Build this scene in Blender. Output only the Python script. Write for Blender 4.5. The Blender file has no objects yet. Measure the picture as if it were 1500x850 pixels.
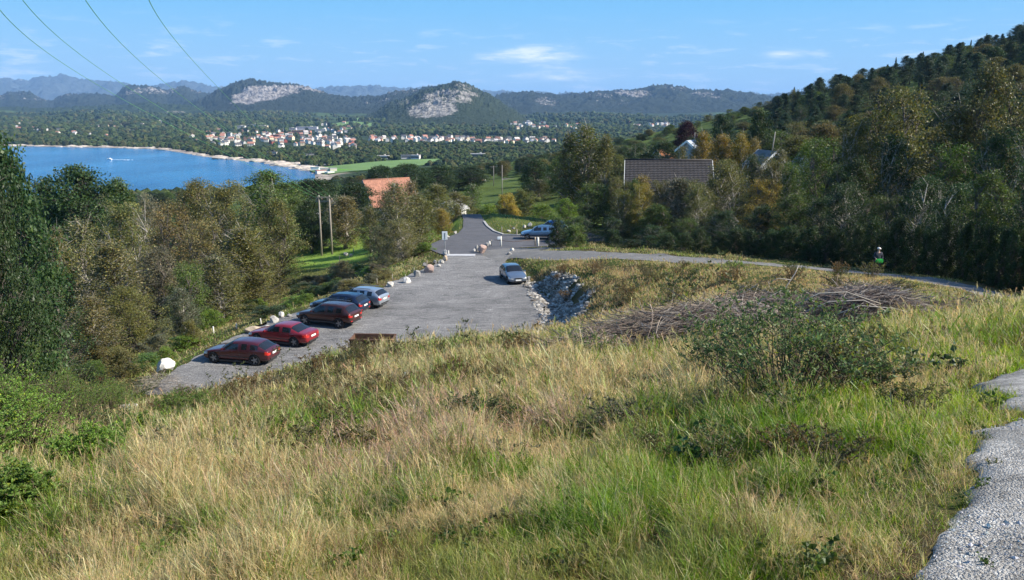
import bpy, bmesh, math, random
import numpy as np
from mathutils import Vector, Matrix
rad = math.radians
RNG = np.random.default_rng(7)
random.seed(7)
S = bpy.context.scene
COL = S.collection

# ---------------------------------------------------------------- camera
F = 1177.0                      # focal length in photo pixels (photo 1500 x 850)
PITCH = math.atan(258 / F)
cam_d = bpy.data.cameras.new('camera')
cam = bpy.data.objects.new('camera', cam_d)
COL.objects.link(cam)
cam.location = (0, 0, 0)
cam.rotation_euler = (rad(90) - PITCH, 0, 0)
cam_d.sensor_width = 36
cam_d.lens = 36 * F / 1500
cam_d.clip_start = 0.05
cam_d.clip_end = 60000
S.camera = cam

# ---------------------------------------------------------------- sky
SUN_EL, SUN_AZ = rad(36), rad(-10)        # azimuth measured from +X towards +Y
w = bpy.data.worlds.new('World')
S.world = w
w.use_nodes = True
nt = w.node_tree
N, L = nt.nodes, nt.links
N.clear()
sky = N.new('ShaderNodeTexSky')
sky.sky_type = 'NISHITA'
sky.sun_disc = False
sky.sun_elevation = SUN_EL
sky.sun_rotation = rad(90) - SUN_AZ
sky.altitude = 60
sky.air_density = 1.0
sky.dust_density = 0.35
sky.ozone_density = 2.2
tc = N.new('ShaderNodeTexCoord')
sep = N.new('ShaderNodeSeparateXYZ')
L.new(tc.outputs['Generated'], sep.inputs[0])
def mth(op, a, b=None, c=None, tree=None):
    t = tree or nt
    n = t.nodes.new('ShaderNodeMath'); n.operation = op
    for i, v in enumerate((a, b, c)):
        if v is None: continue
        if isinstance(v, (int, float)): n.inputs[i].default_value = v
        else: t.links.new(v, n.inputs[i])
    return n.outputs[0]
def ramp(t, fac, stops, interp='LINEAR'):
    r = t.nodes.new('ShaderNodeValToRGB'); r.color_ramp.interpolation = interp
    e = r.color_ramp.elements
    while len(e) < len(stops): e.new(0.5)
    for i, (p, c) in enumerate(stops):
        e[i].position = p
        e[i].color = (c, c, c, 1) if isinstance(c, (int, float)) else (*c, 1)
    if fac is not None: t.links.new(fac, r.inputs[0])
    return r.outputs[0]
# clouds: thin streaks low over the horizon, laid out by true direction
el = mth('MAXIMUM', sep.outputs[2], 0.004)
az = mth('ARCTAN2', sep.outputs[0], sep.outputs[1])
cv = N.new('ShaderNodeCombineXYZ')
L.new(mth('MULTIPLY', az, 16.0), cv.inputs[0])
L.new(mth('MULTIPLY', el, 105.0), cv.inputs[1])
cn = N.new('ShaderNodeTexNoise'); cn.inputs['Scale'].default_value = 1.0
cn.inputs['Detail'].default_value = 7; cn.inputs['Roughness'].default_value = 0.62
cn.inputs['Distortion'].default_value = 0.35
L.new(cv.outputs[0], cn.inputs['Vector'])
cm = ramp(nt, cn.outputs[0], [(0.54, 0.0), (0.70, 1.0)])
band = ramp(nt, el, [(0.0, 0.35), (0.035, 0.9), (0.075, 0.8), (0.115, 0.0)])
# one bigger puff group near px 790
def gauss(a0, e0, sa, se):
    da = mth('DIVIDE', mth('SUBTRACT', az, a0), sa); de = mth('DIVIDE', mth('SUBTRACT', el, e0), se)
    return mth('POWER', 2.718, mth('MULTIPLY', mth('ADD', mth('MULTIPLY', da, da), mth('MULTIPLY', de, de)), -1.0))
g1 = gauss(0.030, 0.068, 0.045, 0.008)
g2 = gauss(0.055, 0.045, 0.040, 0.006)
g3 = gauss(0.315, 0.066, 0.018, 0.004)
gg = mth('ADD', mth('ADD', g1, mth('MULTIPLY', g2, 0.8)), g3)
puff = mth('MULTIPLY', gg, ramp(nt, cn.outputs[0], [(0.36, 0.0), (0.60, 1.0)]))
cf = mth('MINIMUM', mth('ADD', mth('MULTIPLY', mth('MULTIPLY', cm, band), 0.34), mth('MULTIPLY', puff, 0.75)), 0.8)
mixc = N.new('ShaderNodeMix'); mixc.data_type = 'RGBA'
L.new(cf, mixc.inputs['Factor'])
hs = N.new('ShaderNodeHueSaturation'); hs.inputs['Saturation'].default_value = 1.02
# clear autumn air: the low sky stays pale blue instead of the model's yellow
low = N.new('ShaderNodeMix'); low.data_type = 'RGBA'
L.new(ramp(nt, el, [(0.0, 1.0), (0.3, 0.9), (0.6, 0.3)]), low.inputs['Factor'])
L.new(sky.outputs[0], low.inputs['A'])
L.new(ramp(nt, el, [(0.0, (.44, .64, .81)), (0.05, (.33, .58, .83)), (0.12, (.19, .50, .83)), (0.24, (.11, .42, .80)), (0.5, (.08, .28, .70))]), low.inputs['B'])
lowm = N.new('ShaderNodeVectorMath'); lowm.operation = 'SCALE'; lowm.inputs['Scale'].default_value = 5.6
L.new(low.inputs['B'].links[0].from_socket, lowm.inputs[0]); L.new(lowm.outputs[0], low.inputs['B'])
L.new(low.outputs['Result'], hs.inputs['Color'])
L.new(hs.outputs[0], mixc.inputs['A'])
mixc.inputs['B'].default_value = (7.2, 7.0, 7.4, 1)
bg = N.new('ShaderNodeBackground'); bg.inputs['Strength'].default_value = 0.11
out = N.new('ShaderNodeOutputWorld')
L.new(mixc.outputs['Result'], bg.inputs[0]); L.new(bg.outputs[0], out.inputs[0])

# ---------------------------------------------------------------- sun
sd = bpy.data.lights.new('sun', 'SUN'); sd.energy = 5.0; sd.angle = rad(0.5); sd.color = (1.0, 0.92, 0.78)
sun = bpy.data.objects.new('sun', sd); COL.objects.link(sun)
dv = Vector((math.cos(SUN_EL) * math.cos(SUN_AZ), math.cos(SUN_EL) * math.sin(SUN_AZ), math.sin(SUN_EL)))
sun.rotation_euler = dv.to_track_quat('Z', 'Y').to_euler()
sun.location = (60, 10, 60)

S.view_settings.view_transform = 'Standard'
S.view_settings.look = 'None'
S.view_settings.exposure = 0.95
S.view_settings.gamma = 1.0
S.view_settings.use_curve_mapping = False
S.cycles.max_bounces = 5
S.cycles.diffuse_bounces = 2
S.cycles.glossy_bounces = 2
S.cycles.transmission_bounces = 2
S.cycles.transparent_max_bounces = 6
S.cycles.volume_bounces = 0
S.cycles.sample_clamp_indirect = 4
S.cycles.use_denoising = True
S.cycles.use_adaptive_sampling = True
S.cycles.adaptive_threshold = 0.015

# ---------------------------------------------------------------- helpers
def P(px, py, D):
    """world point that photo pixel (px,py) shows at forward distance D"""
    v = (425 - py) / F
    c, s = math.cos(PITCH), math.sin(PITCH)
    Y = c + s * v; Z = -s + c * v
    return ((px - 750) / F * D / Y, D, Z * D / Y)
def DS(D):
    t = min(max((D - 8) / 20, 0), 1); u = min(max((D - 200) / 220, 0), 1)
    return D * (1 + 0.2 * t * t * (3 - 2 * t) * (1 - u * u * (3 - 2 * u)))
def PN(px, py, D): return P(px, py, DS(D))
def ray(px, py, z):
    """where the view of a photo pixel meets the level z"""
    a = P(px, py, 1.0)
    k = z / a[2]
    return (a[0] * k, k)
def pix(x, y, z):
    c, s = math.cos(PITCH), math.sin(PITCH)
    d = c * y - s * z; u = s * y + c * z
    return 750 + F * x / d, 425 - F * u / d

def tag(o, label=None, cat=None, group=None, kind=None):
    if label: o['label'] = label
    if cat: o['category'] = cat
    if group: o['group'] = group
    if kind: o['kind'] = kind
    return o
def link(name, me, mats=None, parent=None, loc=None, rotz=0, smooth=False):
    o = bpy.data.objects.new(name, me); COL.objects.link(o)
    if mats is not None:
        for m in (mats if isinstance(mats, (list, tuple)) else [mats]): me.materials.append(m)
    if parent: o.parent = parent
    if loc is not None: o.location = loc
    o.rotation_euler[2] = rotz
    if smooth: me.polygons.foreach_set('use_smooth', [True] * len(me.polygons))
    return o
def empty(name, loc=(0, 0, 0), rotz=0, **k):
    o = bpy.data.objects.new(name, None); COL.objects.link(o)
    o.empty_display_size = 0.3
    o.location = loc; o.rotation_euler[2] = rotz
    return tag(o, **k)
def fmesh(name, V, Fc, cols=None, mi=None, smooth=False):
    """V (n,3); Fc (m,k) constant k; cols (n,3)"""
    V = np.asarray(V, np.float32); Fc = np.asarray(Fc, np.int32)
    me = bpy.data.meshes.new(name)
    m, k = Fc.shape
    me.vertices.add(len(V)); me.vertices.foreach_set('co', V.ravel())
    me.loops.add(m * k); me.loops.foreach_set('vertex_index', Fc.ravel())
    me.polygons.add(m); me.polygons.foreach_set('loop_start', np.arange(0, m * k, k, dtype=np.int32))
    if mi is not None: me.polygons.foreach_set('material_index', np.asarray(mi, np.int32))
    me.polygons.foreach_set('use_smooth', np.full(m, smooth))
    if cols is not None:
        a = me.color_attributes.new('Col', 'FLOAT_COLOR', 'POINT')
        c4 = np.ones((len(V), 4), np.float32); c4[:, :3] = cols
        a.data.foreach_set('color', c4.ravel())
    me.update(calc_edges=True)
    return me
def gridmesh(name, X, Y, Z, cols=None, smooth=True):
    n, m = X.shape
    V = np.stack([X, Y, Z], -1).reshape(-1, 3)
    i = np.arange(n * m).reshape(n, m)
    Fc = np.stack([i[:-1, :-1], i[:-1, 1:], i[1:, 1:], i[1:, :-1]], -1).reshape(-1, 4)
    a, b, c = V[Fc[0, 0]], V[Fc[0, 1]], V[Fc[0, 2]]
    if np.cross(b - a, c - a)[2] < 0: Fc = Fc[:, ::-1]
    return fmesh(name, V, Fc, None if cols is None else cols.reshape(-1, 3), smooth=smooth)
def bm_obj(name, bm, mats, parent=None, loc=None, rotz=0, smooth=False):
    me = bpy.data.meshes.new(name)
    bmesh.ops.recalc_face_normals(bm, faces=bm.faces)
    bm.to_mesh(me); bm.free()
    return link(name, me, mats, parent, loc, rotz, smooth)
def box(bm, c, s, mi=0, rz=0, bev=0):
    M = Matrix.Translation(c) @ Matrix.Rotation(rz, 4, 'Z') @ Matrix.Diagonal((*s, 1))
    r = bmesh.ops.create_cube(bm, size=1, matrix=M)
    fs = {f for v in r['verts'] for f in v.link_faces}
    for f in fs: f.material_index = mi
    if bev:
        es = list({e for v in r['verts'] for e in v.link_edges})
        bmesh.ops.bevel(bm, geom=es, offset=bev, segments=2, affect='EDGES')
def tube(bm, pts, rs, n=6, mi=0, cap=True):
    pts = [Vector(p) for p in pts]
    if isinstance(rs, (int, float)): rs = [rs] * len(pts)
    rings = []
    for i, p in enumerate(pts):
        d = (pts[min(i + 1, len(pts) - 1)] - pts[max(i - 1, 0)]).normalized()
        a = d.orthogonal().normalized() if i == 0 else (rings_a - d * rings_a.dot(d)).normalized()
        rings_a = a; b = d.cross(a)
        rings.append([bm.verts.new(p + (a * math.cos(2 * math.pi * k / n) + b * math.sin(2 * math.pi * k / n)) * rs[i]) for k in range(n)])
    for r0, r1 in zip(rings, rings[1:]):
        for k in range(n):
            f = bm.faces.new((r0[k], r0[(k + 1) % n], r1[(k + 1) % n], r1[k])); f.material_index = mi; f.smooth = True
    if cap:
        bm.faces.new(rings[0][::-1]).material_index = mi; bm.faces.new(rings[-1]).material_index = mi

# ---- value noise in numpy
_perm = np.random.default_rng(3).random((256, 256)).astype(np.float32)
def vnoise(x, y, s=1.0, oct=4, ro=0.5):
    out = 0; amp = 1; tot = 0
    x = np.asarray(x, float) / s; y = np.asarray(y, float) / s
    for o in range(oct):
        xi = np.floor(x).astype(int); yi = np.floor(y).astype(int)
        fx = x - xi; fy = y - yi
        fx = fx * fx * (3 - 2 * fx); fy = fy * fy * (3 - 2 * fy)
        g = lambda i, j: _perm[(xi + i) & 255, (yi + j) & 255]
        v = (g(0, 0) * (1 - fx) + g(1, 0) * fx) * (1 - fy) + (g(0, 1) * (1 - fx) + g(1, 1) * fx) * fy
        out = out + amp * v; tot += amp; amp *= ro
        x = x * 2.03 + 17.3; y = y * 2.03 + 5.1
    return out / tot
def sstep(a, b, x):
    t = np.clip((x - a) / (b - a), 0, 1); return t * t * (3 - 2 * t)
def inpoly(x, y, poly):
    x = np.asarray(x); y = np.asarray(y); r = np.zeros(x.shape, bool)
    n = len(poly)
    for i in range(n):
        x0, y0 = poly[i]; x1, y1 = poly[(i + 1) % n]
        if y0 == y1: continue
        c = ((y0 > y) != (y1 > y)) & (x < (x1 - x0) * (y - y0) / (y1 - y0) + x0)
        r ^= c
    return r
def dseg(x, y, poly, closed=True):
    d = np.full(np.shape(x), 1e9); n = len(poly)
    for i in range(n if closed else n - 1):
        x0, y0 = poly[i]; x1, y1 = poly[(i + 1) % n]
        dx, dy = x1 - x0, y1 - y0
        t = np.clip(((x - x0) * dx + (y - y0) * dy) / (dx * dx + dy * dy + 1e-9), 0, 1)
        d = np.minimum(d, np.hypot(x - x0 - t * dx, y - y0 - t * dy))
    return d
def sdist(x, y, poly):
    d = dseg(x, y, poly); return np.where(inpoly(x, y, poly), -d, d)
class TPS:
    def __init__(s, xs, ys, zs, lam=0.0):
        s.x = np.array(xs, float); s.y = np.array(ys, float); n = len(xs)
        K = s.U(np.hypot(s.x[:, None] - s.x, s.y[:, None] - s.y)) + lam * np.eye(n)
        Pm = np.c_[np.ones(n), s.x, s.y]
        A = np.block([[K, Pm], [Pm.T, np.zeros((3, 3))]])
        s.w = np.linalg.solve(A, np.r_[np.array(zs, float), 0, 0, 0])
    def U(s, r): return np.where(r > 1e-9, r * r * np.log(r + 1e-12), 0)
    def __call__(s, x, y):
        x = np.asarray(x, float); sh = x.shape; x = x.ravel(); y = np.asarray(y, float).ravel()
        o = np.empty(len(x))
        for i in range(0, len(x), 20000):
            xx, yy = x[i:i + 20000], y[i:i + 20000]
            o[i:i + 20000] = s.U(np.hypot(xx[:, None] - s.x, yy[:, None] - s.y)) @ s.w[:-3] + s.w[-3] + s.w[-2] * xx + s.w[-1] * yy
        return o.reshape(sh)

# ---------------------------------------------------------------- materials
MT = {}
def nmat(name):
    m = bpy.data.materials.new(name); m.use_nodes = True
    b = m.node_tree.nodes['Principled BSDF']
    return m, m.node_tree, b
def noise(t, scale, detail=4, vec=None, rough=0.55):
    n = t.nodes.new('ShaderNodeTexNoise'); n.inputs['Scale'].default_value = scale
    n.inputs['Detail'].default_value = detail; n.inputs['Roughness'].default_value = rough
    if vec is not None: t.links.new(vec, n.inputs['Vector'])
    return n.outputs[0]
def objco(t): return t.nodes.new('ShaderNodeTexCoord').outputs['Object']
def mixcol(t, f, a, b, mode='MIX'):
    n = t.nodes.new('ShaderNodeMix'); n.data_type = 'RGBA'; n.blend_type = mode
    for s, v in (('Factor', f), ('A', a), ('B', b)):
        if isinstance(v, (int, float)): n.inputs[s].default_value = v
        elif isinstance(v, tuple): n.inputs[s].default_value = (*v, 1)
        else: t.links.new(v, n.inputs[s])
    return n.outputs['Result']
def bump(t, b, h, strength=0.5, dist=0.02):
    n = t.nodes.new('ShaderNodeBump'); n.inputs['Strength'].default_value = strength; n.inputs['Distance'].default_value = dist
    t.links.new(h, n.inputs['Height']); t.links.new(n.outputs[0], b.inputs['Normal'])
def simple(name, col, rough=0.7, metal=0.0, var=0.15, scale=8, bmp=0.0, spec=0.5, coat=0):
    if name in MT: return MT[name]
    m, t, b = nmat(name)
    v = ramp(t, noise(t, scale, 5, objco(t)), [(0.3, tuple(c * (1 - var) for c in col)), (0.7, tuple(min(1, c * (1 + var)) for c in col))])
    t.links.new(v, b.inputs['Base Color'])
    b.inputs['Roughness'].default_value = rough; b.inputs['Metallic'].default_value = metal
    b.inputs['Specular IOR Level'].default_value = spec
    b.inputs['Coat Weight'].default_value = coat; b.inputs['Coat Roughness'].default_value = 0.04
    if bmp: bump(t, b, noise(t, scale * 3, 6, objco(t)), bmp, 0.02)
    MT[name] = m
    return m
def leafmat(name, trans=0.35, use_obj=True, gloss=0.5):
    """leaf colour = object colour x per-leaf colour attribute; lets light through"""
    m = bpy.data.materials.new(name); m.use_nodes = True; t = m.node_tree; t.nodes.clear()
    at = t.nodes.new('ShaderNodeAttribute'); at.attribute_name = 'Col'
    c = at.outputs['Color']
    if use_obj:
        oi = t.nodes.new('ShaderNodeObjectInfo'); c = mixcol(t, 1.0, c, oi.outputs['Color'], 'MULTIPLY')
    d = t.nodes.new('ShaderNodeBsdfPrincipled'); tr = t.nodes.new('ShaderNodeBsdfTranslucent')
    d.inputs['Roughness'].default_value = gloss; d.inputs['Specular IOR Level'].default_value = 0.35
    t.links.new(c, d.inputs['Base Color'])
    hsv = t.nodes.new('ShaderNodeHueSaturation'); hsv.inputs['Saturation'].default_value = 1.15; hsv.inputs['Value'].default_value = 1.25
    hsv.inputs['Hue'].default_value = 0.505
    t.links.new(c, hsv.inputs['Color']); t.links.new(hsv.outputs[0], tr.inputs[0])
    mx = t.nodes.new('ShaderNodeMixShader'); mx.inputs[0].default_value = trans
    t.links.new(d.outputs[0], mx.inputs[1]); t.links.new(tr.outputs[0], mx.inputs[2])
    o = t.nodes.new('ShaderNodeOutputMaterial'); t.links.new(mx.outputs[0], o.inputs[0])
    return m
M_LEAF = leafmat('leaf', 0.36)
M_GRASS = leafmat('grass_blade', 0.45, False, 0.45)
# ================================================================ the near hillside
ZL = -14.8
CP = [  # (px, py, D) seen ground points of the near slope
 (-300, 850, 3.4), (0, 850, 3.3), (300, 850, 3.0), (600, 850, 2.85), (900, 850, 2.75), (1200, 850, 2.7), (1500, 850, 2.7), (1800, 850, 2.7),
 (0, 750, 6.0), (300, 750, 5.0), (600, 750, 4.3), (900, 750, 4.0), (1200, 750, 3.6), (1430, 780, 3.0), (1800, 780, 3.0),
 (-200, 700, 10), (0, 690, 9.5), (200, 690, 8), (450, 680, 6.6), (700, 670, 6.2), (950, 670, 5.8), (1200, 670, 5.2), (1400, 680, 3.7), (1460, 640, 4.0), (1800, 640, 4.0),
 (0, 640, 16), (180, 640, 15), (350, 630, 12), (550, 610, 10.5), (750, 600, 10), (950, 590, 9.8), (1150, 590, 9.0), (1350, 590, 7.0), (1480, 575, 5.2), (1750, 560, 6),
 (150, 605, 24), (0, 600, 25), (330, 590, 20), (480, 565, 18), (620, 550, 17), (780, 540, 15.5), (950, 535, 14.5), (1150, 520, 13.5), (1350, 510, 11.5), (1490, 505, 8.5), (1750, 500, 9),
 (430, 545, 23.5), (560, 515, 24.5), (700, 505, 24.5), (840, 500, 21.5), (1000, 490, 18.5), (1200, 480, 17.5), (1350, 475, 17), (1480, 475, 16), (1750, 465, 18),
 (900, 470, 28), (1000, 450, 29), (1120, 440, 26), (1250, 430, 27), (1380, 436, 27), (1450, 452, 27), (1320, 428, 30),
 (880, 425, 47), (920, 405, 48), (1000, 410, 42), (1100, 408, 38), (830, 395, 57), (1200, 412, 34),
 (1500, 442, 32), (1400, 420, 37), (1300, 404, 42), (1200, 396, 46), (1100, 388, 50), (1000, 382, 55), (900, 376, 60), (820, 373, 65), (765, 371, 68.5),
 (1750, 480, 28), (1700, 430, 38),
]
XYZ = [PN(*c) for c in CP]
AP_ = 0
LOT = [ray(px, py, ZL) for px, py in [(655, 374), (640, 386), (612, 397), (590, 406), (562, 420), (520, 436), (455, 448), (425, 462), (398, 470), (340, 495), (292, 520), (262, 538), (215, 578), (430, 590), (600, 555), (735, 510), (782, 482), (797, 458), (792, 436), (782, 420), (768, 402), (748, 388), (728, 380), (702, 373)]]
ROAD = [ray(px, py, ZL) for px, py in [(652, 375), (630, 366), (632, 357), (652, 349), (672, 341), (678, 334), (679, 322), (676, 314)]] + \
       [ray(px, py, ZL) for px, py in [(704, 314), (709, 323), (714, 332), (724, 339), (738, 344), (770, 345), (860, 340), (900, 352), (800, 361), (760, 363), (740, 364), (712, 367), (706, 374)]]
PATHC = [PN(760, 368, 70), PN(820, 372.5, 65), PN(900, 376, 60), PN(1000, 381, 55), PN(1100, 388, 50), PN(1200, 396, 46), PN(1300, 404, 42), PN(1400, 420, 37), PN(1500, 442, 32), PN(1620, 468, 28), PN(1780, 500, 22)]
PATHC = [(p[0], p[1]) for p in PATHC]
# the gravel path by the camera (left edge from the photo, the rest runs out of frame)
NPATH = [(1.2, 1.6), (1.7, 2.5)] + [PN(px, py, D)[:2] for px, py, D in [(1372, 850, 2.68), (1400, 770, 2.98), (1405, 725, 3.25), (1430, 655, 3.85), (1455, 625, 4.25), (1472, 590, 4.9), (1488, 562, 5.6)]] + [(3.95, 6.6), (5.4, 8.1), (9, 9.6), (12, 8.2), (7.5, 5.2), (5.2, 3.2), (4.4, 1.0), (4.2, -1.5), (0.9, -1.5)]
HILL = [  # (px, skyline py of the ground, D) right hillside and woods
 (1500, 75, 300), (1400, 112, 280), (1300, 138, 265), (1200, 168, 250), (1150, 190, 245), (1750, 10, 310),
 (1500, 175, 160), (1350, 215, 150), (1200, 245, 140), (1700, 120, 150), (1500, 300, 80), (1350, 320, 80), (1200, 330, 85), (1050, 335, 90), (950, 335, 95),
 (1500, 385, 50), (1400, 378, 54), (1280, 372, 58), (1150, 365, 62), (1000, 360, 72), (880, 350, 80), (1750, 370, 48),
 (1080, 262, 150), (950, 275, 150), (850, 290, 140), (800, 312, 125), (760, 325, 105), (1000, 235, 240), (900, 240, 300), (800, 262, 260), (720, 262, 330), (640, 280, 250),
 (700, 296, 190), (600, 330, 140), (745, 298, 150), (790, 300, 145),
 (600, 300, 200), (500, 320, 180), (540, 332, 135), (480, 378, 100), (430, 388, 98), (540, 368, 100), (620, 345, 105), (600, 365, 92), (430, 430, 75), (520, 405, 80), (560, 400, 78),
 (640, 268, 380), (520, 285, 320), (350, 300, 330), (150, 330, 300), (0, 340, 300), (-300, 350, 300), (300, 380, 150), (100, 420, 130), (-200, 450, 120),
 (350, 450, 72), (250, 480, 62), (380, 470, 60), (150, 540, 45), (200, 520, 48), (50, 560, 42), (-100, 580, 42), (-400, 600, 40), (240, 535, 44), (180, 575, 37), (-300, 640, 25),
 (-1500, 900, 3.0), (-1500, 700, 12), (3000, 800, 3.0), (3000, 600, 12),
]
for c in HILL: XYZ.append(PN(*c))
XYZ += [(-6, -8, -1.4), (6, -8, -1.6), (0, 0, -1.55), (20, -5, -1.8), (-20, -5, -3.2), (-40, 0, -6.5), (40, 2, -2), (60, 20, -1), (-60, 10, -10)]
XYZ += [(x, y, ZL - 0.05) for x, y in LOT] + [(x, y, ZL - 0.05) for x, y in ROAD[:8:2] + ROAD[8::2]]
_t = TPS([p[0] for p in XYZ], [p[1] for p in XYZ], [p[2] for p in XYZ], lam=6.0)
FIELD = [PN(px, py, D)[:2] for px, py, D in [(415, 395, 95), (470, 392, 92), (545, 385, 92), (625, 365, 90), (672, 350, 88), (676, 328, 95), (640, 335, 110), (560, 338, 130), (520, 330, 140), (500, 345, 125), (425, 358, 118)]]
BANK = [PN(px, py, D)[:2] for px, py, D in [(766, 399, 59.5), (772, 404, 58), (783, 420, 53.5), (794, 438, 50), (797, 458, 46.5), (780, 486, 43), (800, 495, 38), (850, 460, 42), (868, 430, 48), (842, 412, 54), (800, 402, 58)]]
def G(x, y):
    x = np.asarray(x, float); y = np.asarray(y, float)
    z = _t(x, y)
    d = np.minimum(sdist(x, y, LOT), sdist(x, y, ROAD))
    k = sstep(1.6, 0.2, d)
    z = z * (1 - k) + (ZL - 0.06) * k
    z = z - 0.55 * sstep(0.0, -1.6, sdist(x, y, BANK)) + 0.3 * sstep(2.2, 0.6, np.abs(sdist(x, y, BANK) - 1.0)) * (x > 3.5) * (y < 75)
    dn = sdist(x, y, NPATH)
    amp = sstep(0.1, 1.0, dn) * sstep(0.0, 1.5, d) * sstep(1.2, 2.4, dseg(x, y, PATHC, False))
    z = z + amp * ((vnoise(x, y, 1.7, 3) - 0.5) * 0.30 + (vnoise(x + 50, y, 7, 2) - 0.5) * 0.5 * sstep(6, 20, y))
    return z
def g(x, y): return float(G(np.array([x]), np.array([y]))[0])
def hitg(px, py, d0=2.0, d1=160, n=500):
    a = P(px, py, 1.0); Ds = np.geomspace(d0, d1, n); z = G(a[0] * Ds, Ds); k = np.where(a[2] * Ds < z)[0]
    k = k[0] if len(k) else n - 1
    return a[0] * Ds[k], Ds[k], float(z[k])
import time; _T0 = time.time()
def lap(s): print('LAP', s, round(time.time() - _T0, 1))

# masks on the ground, all in world metres
def zones(x, y):
    dict_ = {}
    dict_['lot'] = np.minimum(sdist(x, y, LOT), sdist(x, y, ROAD))
    dict_['path'] = np.minimum(dseg(x, y, PATHC, False) - 1.6, sdist(x, y, [ray(a, b_, ZL) for a, b_ in [(701, 371.5), (712, 366), (760, 363.5), (830, 367), (830, 374), (772, 376), (757, 380), (747, 379), (738, 385), (722, 380)]]))
    dict_['npath'] = sdist(x, y, NPATH)
    dict_['bank'] = sdist(x, y, BANK)
    dict_['field'] = sdist(x, y, FIELD)
    return dict_
def groundcol(x, y):
    z = zones(x, y)
    n1 = vnoise(x, y, 1.3, 4); n2 = vnoise(x + 90, y - 40, 6, 3); n3 = vnoise(x, y, 0.25, 3)
    soil = np.array([0.060, 0.048, 0.024]); green = np.array([0.055, 0.075, 0.018]); straw = np.array([0.15, 0.11, 0.05])
    c = soil + (green - soil) * sstep(0.35, 0.65, n1)[..., None]
    c = c + (straw - c) * (sstep(0.45, 0.75, n2) * 0.6)[..., None]
    fld = np.array([0.17, 0.26, 0.045]) * (0.75 + 0.5 * n3[..., None]) * (0.8 + 0.4 * n1[..., None])
    c = c + (fld - c) * sstep(1.0, -1.0, z['field'])[..., None]
    yy = sstep(85, 120, y); fg = np.array([0.07, 0.10, 0.022]) * (0.7 + 0.6 * n2[..., None])
    c = c + (fg - c) * (yy * (1 - sstep(1.0, -1.0, z['field'])))[..., None]
    return c * (0.8 + 0.4 * n3[..., None])
# ground mesh: fine near the camera, coarse far off
def spaced(a, b, fn):
    r = [a]
    while r[-1] < b: r.append(r[-1] + fn(r[-1]))
    return np.array(r)
ys = spaced(-9, 460, lambda v: 0.16 + 0.012 * max(0, v - 6) if v > -1 else 0.5)
xr = spaced(0, 1.0, lambda v: 0.0035 + 0.012 * v)
us = np.r_[-xr[::-1], xr[1:]]
hw = 14 + np.maximum(0, ys) * 1.15
X = us[None, :] * hw[:, None]; Y = np.repeat(ys[:, None], len(us), 1)
Z = G(X, Y)
m, t, b = nmat('hillside_ground')
at = t.nodes.new('ShaderNodeAttribute'); at.attribute_name = 'Col'
oc = objco(t)
c = mixcol(t, 1.0, at.outputs['Color'], ramp(t, noise(t, 9, 8, oc, 0.7), [(0.3, 0.45), (0.7, 1.5)]), 'MULTIPLY')
t.links.new(c, b.inputs['Base Color']); b.inputs['Roughness'].default_value = 1.0; b.inputs['Specular IOR Level'].default_value = 0.1
bump(t, b, noise(t, 14, 8, oc, 0.7), 0.9, 0.08)
ter = tag(link('terrain', gridmesh('terrain', X, Y, Z, groundcol(X, Y)), m), kind='structure')
print('terrain', X.shape, 'lot z', g(*ray(600, 450, ZL)))

def polysheet(name, poly, z, step, mat, dz=0.0, jag=0.0, clip=None):
    """flat sheet inside an outline, triangulated with its uneven edge"""
    pts = []
    n = len(poly)
    for i in range(n):
        a, b_ = np.array(poly[i]), np.array(poly[(i + 1) % n]); l = np.hypot(*(b_ - a)); k = max(1, int(l / step))
        for j in range(k):
            p = a + (b_ - a) * j / k; nrm = np.array([b_[1] - a[1], a[0] - b_[0]]) / (l + 1e-9)
            o = (vnoise(p[0:1], p[1:2], 0.9, 3)[0] - 0.5) * 2 * jag
            pts.append(p + nrm * o)
    bm = bmesh.new(); vs = [bm.verts.new((p[0], p[1], z(p[0], p[1]) if callable(z) else z)) for p in pts]
    bmesh.ops.triangulate(bm, faces=[bm.faces.new(vs)])
    for f in bm.faces:
        if f.normal.z < 0: f.normal_flip()
    me = bpy.data.meshes.new(name); bm.to_mesh(me); bm.free()
    return link(name, me, mat)
# asphalt / compacted gravel of the car park
m, t, b = nmat('car_park_gravel'); oc = objco(t)
n1 = noise(t, 0.35, 5, oc); n2 = noise(t, 42, 5, oc, 0.8); n3 = noise(t, 9, 5, oc, 0.7)
c = ramp(t, n1, [(0.3, (0.135, 0.134, 0.136)), (0.7, (0.235, 0.230, 0.228))])
c = mixcol(t, 1.0, c, ramp(t, n2, [(0.32, 0.35), (0.5, 0.95), (0.68, 1.9)]), 'MULTIPLY')
c = mixcol(t, 1.0, c, ramp(t, n3, [(0.35, 0.68), (0.65, 1.28)]), 'MULTIPLY')
# curving tyre scuffs
mp = t.nodes.new('ShaderNodeMapping'); mp.inputs['Rotation'].default_value = (0, 0, 0.5); mp.inputs['Scale'].default_value = (0.15, 1.1, 1)
t.links.new(oc, mp.inputs[0])
wv = t.nodes.new('ShaderNodeTexNoise'); wv.inputs['Scale'].default_value = 1.6; wv.inputs['Detail'].default_value = 4; wv.inputs['Distortion'].default_value = 0.9
t.links.new(mp.outputs[0], wv.inputs['Vector'])
c = mixcol(t, 1.0, c, ramp(t, wv.outputs[0], [(0.40, 1.0), (0.45, 0.58), (0.475, 0.98), (0.52, 1.25), (0.555, 0.66), (0.58, 1.0), (0.62, 1.0)]), 'MULTIPLY')
t.links.new(c, b.inputs['Base Color']); b.inputs['Roughness'].default_value = 0.95; b.inputs['Specular IOR Level'].default_value = 0.2
bump(t, b, n2, 1.0, 0.05)
M_LOT = m
tag(polysheet('car_park', LOT, ZL, 0.4, M_LOT, jag=0.45), kind='structure')
m, t, b = nmat('asphalt'); oc = objco(t)
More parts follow.
